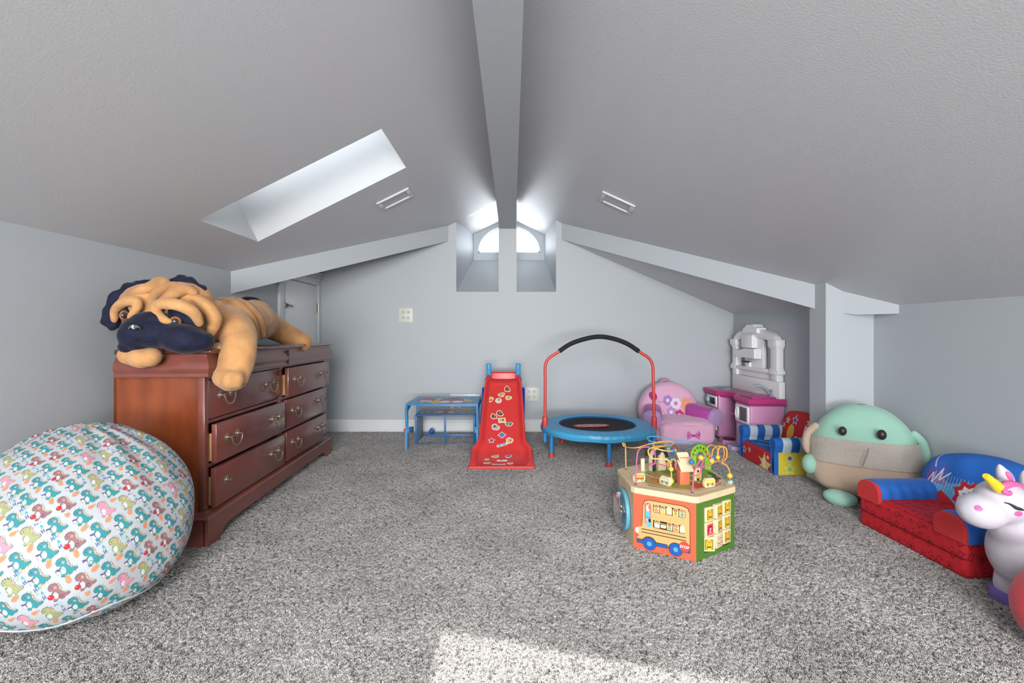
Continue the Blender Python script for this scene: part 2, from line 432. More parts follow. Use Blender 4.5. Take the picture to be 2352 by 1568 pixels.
# window reveal, frame and pane
wn = thing('window_1', 'half-round window high in the dormer', 'window', (cx_, YW, zb_)); wn['kind'] = 'structure'; del wn['category']
loop = [(rx_*math.cos(PI*i/32), rz_*math.sin(PI*i/32)) for i in range(33)]
def ring(b, r0, r1, y0, y1):
    vs = []; 
    for (x,z) in loop:
        for (k,y) in ((r0,y0),(r1,y0),(r1,y1),(r0,y1)): vs.append((x*k, y, z*k))
    fs = []
    for i in range(32):
        for k in range(4): fs.append((i*4+k, i*4+(k+1)%4, i*4+4+(k+1)%4, i*4+4+k))
    b.add(vs, fs, None, True)
b = MB(); ring(b, 1.0, 1.03, -.002, .09); b.box((-rx_,-.002,-.03),(rx_,.09,0)); b.build('reveal', WALL, wn)
b = MB(); ring(b, .965, 1.0, .05, .085); b.box((-rx_,.05,0),(rx_,.085,.022)); b.build('window_frame', WHITE, wn)
GLASS = mat('window_glass', '#ffffff', .02, trans=1, ior=1.02, spec=.3)
b = MB(); b.add([(x*.97,.068,z*.97) for x,z in loop],[tuple(range(33))]); b.build('pane', GLASS, wn)
# skylight: shaft perpendicular to the slope, frame, pane
n_ = Vector((-S,0,1)).normalized(); h_ = .40
def sk(x,y,t): p = Vector((x,y,zc(x)))+n_*t; return tuple(p)
skl = thing('window_2', 'long skylight in the left ceiling slope', 'window', (0,0,0)); skl['kind'] = 'structure'; del skl['category']
SHAFT = mat('skylight_shaft_paint', '#b2b4b6', .6)
b = MB(); cs = [(SX0,SY0),(SX1,SY0),(SX1,SY1),(SX0,SY1)]
for i in range(4):
    p, q = cs[i], cs[(i+1)%4]; b.add([sk(*p,0),sk(*q,0),sk(*q,h_),sk(*p,h_)],[(0,1,2,3)])
b.build('shaft', SHAFT, skl)
b = MB()
for (xa,ya,xb,yb) in ((SX0,SY0,SX1,SY0+.03),(SX0,SY1-.03,SX1,SY1),(SX0,SY0,SX0+.03,SY1),(SX1-.03,SY0,SX1,SY1)):
    b.add([sk(xa,ya,h_-.02),sk(xb,ya,h_-.02),sk(xb,yb,h_-.02),sk(xa,yb,h_-.02),sk(xa,ya,h_+.03),sk(xb,ya,h_+.03),sk(xb,yb,h_+.03),sk(xa,yb,h_+.03)],
          [(0,3,2,1),(4,5,6,7),(0,1,5,4),(1,2,6,5),(2,3,7,6),(3,0,4,7)])
b.build('window_frame', WHITE, skl)
# baseboards
def baseb(name, p, q, inward, lab):
    p, q = Vector(p), Vector(q); d = (q-p); L = d.length; d.normalize()
    prof = [(0,0),(.018,0),(.018,.100),(.012,.108),(.012,.118),(.006,.128),(0,.128)]
    b = MB(); vs = []
    for e in (p, q):
        for (t,z) in prof: vs.append(e+Vector(inward)*t+Vector((0,0,z)))
    n = len(prof); fs = [(k,(k+1)%n,n+(k+1)%n,n+k) for k in range(n)]+[tuple(range(n)), tuple(range(2*n-1,n-1,-1))]
    b.add(vs, fs); o = b.build(name, TRIM); o['kind'] = 'structure'; o['label'] = lab
baseb('baseboard_back', (XL,YB,0), (XR2,YB,0), (0,-1,0), 'white baseboard along the gable wall')
baseb('baseboard_right', (XR,YR,0), (XR,2.99,0), (-1,0,0), 'white baseboard along the right knee wall')
baseb('baseboard_nook', (XR2,3.15,0), (XR2,YB,0), (-1,0,0), 'white baseboard in the nook')
baseb('baseboard_left', (XL,YR,0), (XL,YB,0), (1,0,0), 'white baseboard along the left knee wall')
b = MB().box((2.044,2.972,0),(2.062,3.16,.118)).box((2.062,2.972,0),(XR,2.990,.118)); o = b.build('baseboard_column', TRIM); o['kind']='structure'; o['label']='white baseboard around the column foot'
# little attic door in the left wall
dr = thing('door_1', 'small white attic door beyond the dresser', 'door', (XL, 3.79, 0)); dr['kind'] = 'structure'; del dr['category']
DOORP = mat('door_paint', '#f0f1f2', .4)
y0, y1, zt = .09, .755, 1.475
b = MB(); b.rbox((0,0,0),(.022,y0,zt+.09),.004); b.rbox((0,y1,0),(.022,y1+.05,zt+.09),.004); b.build('door_casing', TRIM, dr)
b = MB(); b.rbox((0,-.01,zt),(.024,y1+.05,zt+.05),.003)
for k in range(4): b.rbox((0,-.015,zt+.05+k*.018),(.028+.008*k,y1+.05,zt+.064+k*.018),.003)
b.build('head_moulding', TRIM, dr)
dp = MB().rbox((0.002,y0+.006,.02),(.014,y1-.006,zt-.006),.003).build('door_panel', DOORP, dr)
METAL = mat('brushed_nickel', '#8d8a84', .35, metal=1)
for z in (1.25, .35):
    b = MB(); b.box((.012,y1-.022,z-.045),(.019,y1+.006,z+.045)); b.tube([(.022,y1-.004,z-.05),(.022,y1-.004,z+.05)],.006,8); b.build('hinge', METAL, dp)
b = MB(); b.rbox((.012,.075,1.215),(.028,.100,1.265),.003); b.rbox((.014,.098,1.222),(.026,.140,1.258),.003); b.tube([(.03,.085,1.24),(.045,.105,1.24),(.05,.15,1.235)],.006,8); b.ball((.05,.15,1.235),.009,10); b.build('latch', METAL, dp)
# ceiling air vents
def cpt(px, py):
    a, bb = (px-CX)/F, (HZ-py)/F; sg = -1 if px < CX else 1
    d = (ZA+sg*S*XA-1)/(bb+sg*S*a); return Vector((a*d, d, 1+bb*d))
def vent(c4, label):
    P = [cpt(*c) for c in c4]; c = sum(P, Vector())/4
    u = ((P[1]-P[0])+(P[2]-P[3])).normalized(); w = ((P[3]-P[0])+(P[2]-P[1])).normalized(); n = u.cross(w).normalized(); w = n.cross(u)
    if n.z > 0: n = -n; w = -w
    L_ = ((P[1]-P[0]).length+(P[2]-P[3]).length)/2; Hh = ((P[3]-P[0]).length+(P[2]-P[1]).length)/2
    t = thing('ceiling_vent', label, 'vent', c)
    M = Matrix((u, w, n)).transposed().to_4x4()
    b = MB(); fr = .030
    for (xa,ya,xb,yb) in ((-L_/2,-Hh/2,L_/2,-Hh/2+fr),(-L_/2,Hh/2-fr,L_/2,Hh/2),(-L_/2,-Hh/2+fr,-L_/2+fr,Hh/2-fr),(L_/2-fr,-Hh/2+fr,L_/2,Hh/2-fr)):
        b.rbox((xa,ya,-.0),(xb,yb,.012),.004,M=M)
    b.build('frame', mat('vent_white','#d2d4d7',.4), t)
    b = MB().box((-L_/2+fr,-Hh/2+fr,0),(L_/2-fr,Hh/2-fr,.004),M); b.build('damper_plate', mat('vent_plate','#c0c3c7',.45), t)
    return t
vent([(863,466),(939,429),(948,448),(880,482)], 'white rectangular vent in the ceiling near the skylight')
vent([(1388,438),(1461,473),(1448,490),(1375,458)], 'white rectangular vent in the right ceiling slope')
# outlets
IVORY = mat('ivory_plastic', '#cfd2c8', .4); IVORY2 = mat('ivory_recept', '#c4c8bd', .35); DARK = mat('dark_slot', '#2a2b2a', .7)
def outlet(px0,py0,px1,py1,label):
    a = W(px0,py1,YB); c = W(px1,py0,YB); w_ = c.x-a.x; h = c.z-a.z
    t = thing('wall_outlet', label, 'outlet', ((a.x+c.x)/2, YB-.001, (a.z+c.z)/2), 0, 'four-socket wall outlets')
    MB().rbox((-w_/2,-.008,-h/2),(w_/2,0,h/2),.003).build('cover_plate', IVORY, t)
    for i in (-1,1):
        for j in (-1,1):
            x, z = i*w_*.17, j*h*.19
            r = MB().lathe([(0.0001,0),(.0155,0),(.0165,.003),(.0165,.0045)],16,Matrix.Translation((x,-.0125,z))@Matrix.Rotation(-PI/2,4,'X')).build('socket', IVORY2, t)
            s_ = MB().box((x-.0075,-.0135,z-.001),(x-.0045,-.0122,z+.009)).box((x+.0045,-.0135,z-.001),(x+.0075,-.0122,z+.009)).box((x-.0022,-.0135,z-.0085),(x+.0022,-.0122,z-.0045)).build('slots', DARK, r)
outlet(916,707,949,740,'ivory four-socket outlet high on the gable wall left of the dormer')
outlet(1204,889,1238,921,'ivory four-socket outlet low on the wall beside the slide')
# wall register behind the desk
a = W(1035,941,YB); c = W(1104,904,YB)
t = thing('wall_register', 'white louvred air register on the wall behind the blue desk', 'vent', ((a.x+c.x)/2, YB-.001, a.z)); w_ = c.x-a.x; h = c.z-a.z
b = MB(); b.rbox((-w_/2,-.016,0),(w_/2,0,h),.003); b.build('faceplate', WHITE, t)
b = MB()
for k in range(6): b.box((-w_/2+.035+k*.009,-.018,.02),(-w_/2+.038+k*.009,-.0155,h-.045))
for k in range(4): b.box((-w_/2+.10,-.018,.025+k*.016),(w_/2-.02,-.0155,.029+k*.016))
b.build('louvres', mat('louvre_dark','#77797a',.6), t)
# ------------------------------------------------------------------ carpet pile: short twisted yarn ends scattered over the floor
def tuft_mesh():
    rnd = random.Random(3); vs = []; fs = []
    for k in range(4):
        a = rnd.uniform(0, 2*PI); ox, oy = rnd.uniform(-.004,.004), rnd.uniform(-.004,.004)
        lean = rnd.uniform(.35, 1.15); L = rnd.uniform(.010,.015); w = .0019
        dirx, diry = math.cos(a), math.sin(a); p = Vector((ox,oy,-.002)); n0 = len(vs)
        for i in range(4):
            t = i/3; ww = w*(1,1.15,1.0,.45)[i]
            th = lean*t*1.25
            if i: p = p+Vector((dirx*math.sin(th), diry*math.sin(th), math.cos(th)))*L/3
            for q in range(3):
                b = a+2*PI*q/3+t*2.0; vs.append(p+Vector((-math.sin(a)*math.cos(b)*ww, math.cos(a)*math.cos(b)*ww, math.sin(b)*ww*.8)))
        for i in range(3):
            for q in range(3): fs.append((n0+i*3+q, n0+i*3+(q+1)%3, n0+i*3+3+(q+1)%3, n0+i*3+3+q))
        fs.append((n0+9,n0+10,n0+11))
    me = bpy.data.meshes.new('tuft'); me.from_pydata([tuple(v) for v in vs], [], fs); me.update()
    me.polygons.foreach_set('use_smooth',[True]*len(me.polygons)); return me
YARN = bpy.data.materials.new('carpet_yarn'); YARN.use_nodes = True
nt = YARN.node_tree; N = nt.nodes; L_ = nt.links; bs = N['Principled BSDF']; bs.inputs['Roughness'].default_value = .85; bs.inputs['Specular IOR Level'].default_value = .2
oi = N.new('ShaderNodeObjectInfo'); rp = N.new('ShaderNodeValToRGB'); L_.new(oi.outputs['Random'], rp.inputs[0]); 
nz = N.new('ShaderNodeTexNoise'); nz.inputs['Scale'].default_value = 2.6; nz.inputs['Detail'].default_value = 2; L_.new(oi.outputs['Location'], nz.inputs['Vector'])
mr = N.new('ShaderNodeMapRange'); mr.inputs['From Min'].default_value = .3; mr.inputs['From Max'].default_value = .7; mr.inputs['To Min'].default_value = .80; mr.inputs['To Max'].default_value = 1.06; L_.new(nz.outputs[0], mr.inputs['Value'])  # broad light and dark drifts: nap shading put into the yarn colour
vm = N.new('ShaderNodeVectorMath'); vm.operation = 'SCALE'; L_.new(rp.outputs[0], vm.inputs[0]); L_.new(mr.outputs[0], vm.inputs['Scale']); L_.new(vm.outputs[0], bs.inputs['Base Color'])

e = rp.color_ramp.elements; e[0].position = 0; e[0].color = lin('#77726e'); e[1].position = 1; e[1].color = lin('#e8e6e4')
for p_, c_ in ((.07,'#8b8886'),(.15,'#c2bfbc'),(.55,'#d3d0cd'),(.85,'#dfdcda')):
    q = rp.color_ramp.elements.new(p_); q.color = lin(c_)
tuft = bpy.data.objects.new('tuft', tuft_mesh()); tuft.data.materials.append(YARN)
pm = bpy.data.meshes.new('pile'); 
pm.from_pydata([(XL,.55,.001),(XR,.55,.001),(XR,YB,.001),(XL,YB,.001)], [], [(0,1,2,3)]); pm.update()
pile = link('carpet_pile', pm, YARN, fl); pile['kind'] = 'stuff'; pile['label'] = 'short light grey cut pile'
ng = bpy.data.node_groups.new('pile', 'GeometryNodeTree')
ng.interface.new_socket('Geometry', in_out='INPUT', socket_type='NodeSocketGeometry'); ng.interface.new_socket('Geometry', in_out='OUTPUT', socket_type='NodeSocketGeometry')
gi = ng.nodes.new('NodeGroupInput'); go = ng.nodes.new('NodeGroupOutput')
dp_ = ng.nodes.new('GeometryNodeDistributePointsOnFaces'); dp_.inputs['Density'].default_value = 26000
io = ng.nodes.new('GeometryNodeInstanceOnPoints'); ob = ng.nodes.new('GeometryNodeObjectInfo'); ob.inputs['Object'].default_value = tuft
rv = ng.nodes.new('FunctionNodeRandomValue'); rv.data_type = 'FLOAT_VECTOR'
rv.inputs[0].default_value = (-.12,-.12,0); rv.inputs[1].default_value = (.12,.12,6.283)
rs = ng.nodes.new('FunctionNodeRandomValue'); rs.data_type = 'FLOAT'; rs.inputs[2].default_value = .75; rs.inputs[3].default_value = 1.2
k = ng.links.new
k(gi.outputs[0], dp_.inputs['Mesh']); k(dp_.outputs['Points'], io.inputs['Points']); k(ob.outputs['Geometry'], io.inputs['Instance'])
k(rv.outputs[0], io.inputs['Rotation']); k(rs.outputs[1], io.inputs['Scale'])
jg = ng.nodes.new('GeometryNodeJoinGeometry'); k(gi.outputs[0], jg.inputs[0]); k(io.outputs[0], jg.inputs[0]); k(jg.outputs[0], go.inputs[0])
gm = pile.modifiers.new('pile', 'NODES'); gm.node_group = ng
# ================================================================== DRESSER
WOOD = mat('cherry_wood', '#8a4424', .26, var=.40, vscale=3.2, stretch=(3,3,.8), bump=.12, bscale=60, bdist=.0006, coat=.35)
WOODF = mat('cherry_wood_front', '#7c463d', .3, var=.18, vscale=2.2, stretch=(.6,3,4), bump=.1, bscale=60, bdist=.0006, coat=.35)  # pinker and greyer than the sides: a pale reflection mixed into the colour
RAW = mat('raw_drawer_side', '#b98d5a', .6)
BRASS = mat('antique_brass', '#a89886', .34, metal=.85)
ang = math.atan2(.9987, -.0514)
dr_ = thing('dresser', 'cherry wood six-drawer dresser against the left wall', 'dresser', (-1.425, 2.122, 0), ang)
Ld, Dd = 1.625, .43
b = MB()    # carcass: side panels, back, rails, dividers
b.box((.02,.03,.14),(.045,Dd,.80)); b.box((Ld-.045,.03,.14),(Ld-.02,Dd,.80)); b.box((.02,Dd-.015,.14),(Ld-.02,Dd,.80)); b.box((.02,.03,.13),(Ld-.02,Dd,.15))
b.build('side_panels', WOOD, dr_)
b = MB()
b.rbox((.018,.02,.14),(.052,.05,.80),.003); b.rbox((Ld-.052,.02,.14),(Ld-.018,.05,.80),.003); b.rbox((.795,.022,.14),(.832,.05,.80),.003)
for z0,z1 in ((.778,.80),(.568,.584),(.358,.374),(.14,.162)): b.box((.05,.023,z0),(Ld-.05,.05,z1))
b.box((.05,.16,.15),(Ld-.05,.17,.78))
b.build('face_frame', WOODF, dr_)
# crown: ogee band and top board
prof = [(.030,.797),(-.006,.797),(-.008,.806),(-.004,.815),(-.012,.830),(-.014,.845),(-.004,.862),(.006,.878),(.006,.890),(-.012,.896)]
def sweep(b, prof, x0, x1, y1, M=None):
    """runs a profile (outset, z) round the left end, the front and the right end"""
    vs = []; n = len(prof)
    for (o_, z) in prof: vs.append((x0-(-o_) if False else x0+o_, y1, z))
    for (o_, z) in prof: vs.append((x0+o_, o_, z))
    for (o_, z) in prof: vs.append((x1-o_, o_, z))
    for (o_, z) in prof: vs.append((x1-o_, y1, z))
    fs = [(j*n+i, j*n+i+1, (j+1)*n+i+1, (j+1)*n+i) for j in range(3) for i in range(n-1)]
    b.add(vs, [tuple(reversed(f)) for f in fs], M, True)
b = MB(); sweep(b, [(o_-.012, z+(.01 if z>.85 else 0)) for o_,z in prof], 0, Ld, Dd-.03); b.box((.03,.03,.797),(Ld-.03,Dd,.82)); b.build('crown_moulding', WOODF, dr_)
TOPW = mat('dresser_top_lacquer', '#5d3530', .16, var=.25, vscale=3, coat=.6)
b = MB(); b.rbox((-.026,-.034,.906),(Ld+.034,Dd-.035,.925),.006,3); b.build('top_board', TOPW, dr_)
b = MB(); b.box((.813,-.0265,.80),(.816,-.01,.893)); b.build('crown_seam', DARK, dr_)
# base with bracket feet
b = MB()
def foot_profile(L):
    pts = [(0,0),(.085,0),(.10,.018),(.125,.034),(.15,.055),(.18,.062)]
    return pts+[(L-x,z) for x,z in reversed(pts)]+[(L,.14),(0,.14)]
b.prism(foot_profile(Ld+.024), -.014, .008, 'y', Matrix.Translation((-.012,0,0)))
b.prism([(0,0),(.085,0),(.10,.018),(.125,.034),(.15,.055),(.30,.055),(.33,.034),(.36,.018),(.375,0),(Dd,0),(Dd,.14),(0,.14)], -.012, .010, 'x')
b.prism([(0,0),(.085,0),(.10,.018),(.125,.034),(.15,.055),(.30,.055),(.33,.034),(.36,.018),(.375,0),(Dd,0),(Dd,.14),(0,.14)], Ld-.010, Ld+.012, 'x')
b.build('bracket_base', WOODF, dr_)
b = MB(); sweep(b, [(.03,.128),(-.016,.128),(-.018,.136),(-.010,.144),(.004,.150),(.012,.162),(.03,.164)], 0, Ld, Dd); b.build('base_moulding', WOODF, dr_)
def handle(parent, x, z, y, full=True):
    h = MB(); w = .046
    xs = (-w, w) if full else (0,)
    for q in xs:
        T = Matrix.Translation((x+q, y, z))@Matrix.Rotation(PI/2,4,'X')
        h.lathe([(.0185,0),(.0185,.002),(.014,.005),(.0115,.004),(.0105,.007),(.005,.009),(.005,.018),(.0075,.021),(.0075,.026),(.0001,.029)],16,T,1,1.15)
    if full:
        pts = spline([(x-w,y-.022,z),(x-w-.001,y-.025,z-.012),(x-w+.010,y-.026,z-.034),(x-w+.026,y-.026,z-.046),(x,y-.026,z-.049),(x+w-.026,y-.026,z-.046),(x+w-.010,y-.026,z-.034),(x+w+.001,y-.025,z-.012),(x+w,y-.022,z)],4)
        h.tube(pts, .0038, 7)
    return h.build('handle' if full else 'handle_rosette', BRASS, parent)
rows = [(.584,.778),(.374,.568),(.162,.358)]
pull = {(0,0):.0,(0,1):.034,(0,2):.030,(1,0):.040,(1,1):.022,(1,2):.022}
for c,(x0,x1) in enumerate(((.052,.795),(.832,Ld-.052))):
    for r,(z0,z1) in enumerate(rows):
        p = pull[(c,r)]; y = .020-p
        d = MB(); d.rbox((x0+.002,y,z0+.004),(x1-.002,y+.024,z1-.004),.003,2)
        M_ = None
        dd = d.build('drawer', WOODF, dr_)
        for xa_ in (x0+.012, x1-.024): MB().box((xa_,y+.020,z0+.012),(xa_+.012,.16,z1-.05)).build('drawer_side', RAW, dd)
        xm = (x0+x1)/2; dx = .235
        zc_ = (z0+z1)/2+.012
        handle(dd, xm+dx, zc_, y)
        if (c,r) == (0,2):
            handle(dd, xm-dx-.046, zc_, y, False)
            dd['label'] = 'bottom drawer with one handle missing'
            MB().lathe([(.0035,0),(.0001,.0006)],10,Matrix.Translation((xm-dx+.046,y,zc_))@Matrix.Rotation(PI/2,4,'X')).build('screw_hole', DARK, dd)
        else: handle(dd, xm-dx, zc_, y)
        if (c,r) == (1,0): dd.rotation_euler = (0,0,-.012); dd.location = (.0,.014,0)

# ================================================================== PLUSH PUG on the dresser
TAN = mat('tan_plush', '#cc9762', .85, sheen=.3, bump=.7, bscale=170, bdist=.004, var=.34, vscale=9)
TAN2 = mat('pale_tan_plush', '#cfae80', .9, sheen=.5, bump=.5, bscale=260, bdist=.003)
NAVY = mat('navy_plush', '#0a1130', .8, sheen=.12, bump=.7, bscale=90, bdist=.005, var=.6, vscale=26)
pug = thing('plush_dog', 'giant tan plush pug dog with navy muzzle sprawled on the dresser', 'plush toy', (-1.55, 2.35, .915))
def LW(px,py,d): return W(px,py,d)-Vector((-1.55,2.35,.915))
sh = [('t',[LW(455,745,2.38),LW(510,745,2.50),LW(560,738,2.72),LW(600,742,2.98)],[.125,.135,.13,.105]),
      ('b',LW(470,740,2.30),(.13,.13,.13)),
      # right fore leg hanging over the front edge
      ('t',[LW(520,735,2.42),LW(545,760,2.34),LW(548,800,2.245),LW(541,840,2.215),LW(530,866,2.20)],[.090,.088,.080,.078,.072]),
      ('b',LW(519,866,2.18),(.062,.058,.056)),('b',LW(540,870,2.20),(.06,.055,.056)),('b',LW(508,868,2.13),(.030,.032,.045)),('b',LW(526,873,2.12),(.030,.032,.047)),('b',LW(545,872,2.14),(.030,.032,.045)),
      # right hind leg
      ('t',[LW(585,725,3.0),LW(615,745,3.14),LW(650,764,3.24),LW(680,778,3.24)],[.11,.095,.078,.070]),
      ('b',LW(693,786,3.235),(.072,.062,.068)),
      # far hind leg against the wall
      ('t',[LW(570,745,3.0),LW(575,765,3.25)],[.09,.07]),
      # left fore paw over the near end
      ('t',[LW(395,775,2.25),LW(350,800,2.12),LW(325,815,2.065)],[.08,.075,.062]),
      ('b',LW(296,815,2.04),(.045,.045,.044)),('b',LW(321,822,2.02),(.042,.045,.046)),('b',LW(347,820,2.03),(.042,.045,.044))]
blob('body', sh, TAN, pug, .012, 5, .5, .004, 9)
# skin folds over the back and shoulder
def folds(name, specs, m, r, wob=.0):
    return [blob(name, [('t',p,rr)], m, pug, .006, 3, .5) for p, rr in specs]
folds('back_fold', [
  ([LW(505,690,2.55),LW(540,700,2.48),LW(575,735,2.47),LW(590,775,2.52)],[.02,.03,.03,.016]),
  ([LW(530,688,2.68),LW(560,700,2.60),LW(592,735,2.58),LW(604,770,2.64)],[.02,.028,.03,.016]),
  ([LW(480,696,2.46),LW(512,712,2.36),LW(545,745,2.33)],[.018,.028,.018])], TAN, .02)
# head
HD = 2.18
hs = [('b',LW(400,715,HD+.02),(.155,.135,.125)),('b',LW(345,705,HD),(.135,.12,.115)),('b',LW(440,725,HD+.04),(.12,.12,.11)),
      ('b',LW(425,685,HD+.03),(.12,.11,.085)),('b',LW(300,712,HD-.01),(.06,.09,.085)),('b',LW(470,745,HD+.06),(.07,.10,.085))]
head = blob('head', hs, TAN, pug, .010, 5, .5, .004, 10)
for p, rr in [
  # brow rolls over the near eye
  ([LW(358,700,2.05),LW(385,697,2.03),LW(415,702,2.03),LW(445,718,2.05),LW(458,742,2.07)],[.022,.026,.027,.026,.018]),
  ([LW(356,702,2.05),LW(362,722,2.03),LW(378,735,2.02),LW(390,738,2.02)],[.022,.022,.02,.012]),
  # roll round the far eye
  ([LW(263,735,2.06),LW(265,712,2.05),LW(285,694,2.04),LW(312,692,2.035),(LW(315,706,2.03)),LW(298,728,2.03)],[.014,.019,.022,.022,.018,.012]),
  # forehead wrinkles
  ([LW(312,672,2.09),LW(345,660,2.10),LW(372,648,2.14),LW(385,658,2.13)],[.02,.027,.03,.02]),
  ([LW(348,692,2.06),LW(360,675,2.09),LW(378,662,2.12),LW(400,655,2.15)],[.018,.024,.025,.02]),
  ([LW(372,690,2.07),LW(400,676,2.09),LW(428,665,2.13),LW(445,672,2.14)],[.017,.024,.026,.02]),
  ([LW(440,680,2.15),LW(470,700,2.15),LW(492,730,2.17),LW(485,765,2.18)],[.02,.032,.034,.02])]:
    blob('face_wrinkle', [('t',p,rr)], TAN, pug, .006, 3, .5)
MZ = 2.045
mz = blob('muzzle', [('b',LW(345,762,MZ),(.125,.095,.072),(0,.12,0)),('b',LW(420,776,MZ+.01),(.120,.09,.066),(0,.22,0)),('b',LW(318,770,MZ-.01),(.075,.08,.072)),
      ('b',LW(455,782,MZ+.02),(.062,.07,.048)),('b',LW(305,795,MZ),(.05,.06,.035)),('b',LW(350,735,MZ),(.09,.06,.04))], NAVY, pug, .008, 4, .5, .007, 14)
blob('chin', [('b',LW(500,800,2.24),(.09,.07,.03),(0,-.1,0))], TAN2, pug, .008, 4)
SILV = mat('nose_foil', '#9aa0a8', .22, metal=.85)
b = MB()
for k in range(7):
    a = PI*(.08+.84*k/6); b.tube(spline([LW(309,755,1.94), LW(309+9*math.cos(a),748-5*math.sin(a)+4,1.935), LW(309+14*math.cos(a),756-10*math.sin(a)+2,1.945)],3),[.004]*6+[.0015],6)
b.build('nose', SILV, pug)
blob('eye_patch', [('b',LW(425,728,2.09),(.085,.035,.045),(0,.45,0))], NAVY, pug, .007, 3)
blob('eye_patch', [('b',LW(287,712,2.075),(.030,.03,.06),(0,-.3,0))], NAVY, pug, .007, 3)
GLE = mat('glass_eye', '#2a1a14', .06, coat=1); IRIS = mat('eye_rim', '#a0694a', .4)
for (px,py,dd,rx) in ((403,738,2.035,.026),(286,724,2.045,.016)):
    e_ = MB().ball(LW(px,py,dd+.01),(rx,.022,.024),16).build('eye', IRIS, pug)
    MB().ball(LW(px-1,py,dd-.002),(rx*.62,.016,.015),14).build('pupil', mat('eye_glass','#4a4d55',.08,metal=.4,coat=1), e_)
blob('ear', [('t',[LW(345,655,2.20),LW(305,668,2.15),LW(272,695,2.12),LW(256,735,2.10)],[.030,.042,.042,.036]),('b',LW(258,738,2.10),(.038,.03,.04))], NAVY, pug, .008, 3, .5, .012, 30)
blob('ear', [('t',[LW(402,650,2.22),LW(425,648,2.20),LW(450,662,2.20),LW(463,668,2.2)],[.028,.038,.03,.024]),('b',LW(418,652,2.21),(.05,.04,.035))], NAVY, pug, .008, 3, .5, .012, 30)
blob('tail', [('b',LW(574,706,3.02),(.085,.075,.075)),('b',LW(588,716,3.0),(.065,.065,.07))], NAVY, pug, .009, 3, .5, .01, 30)

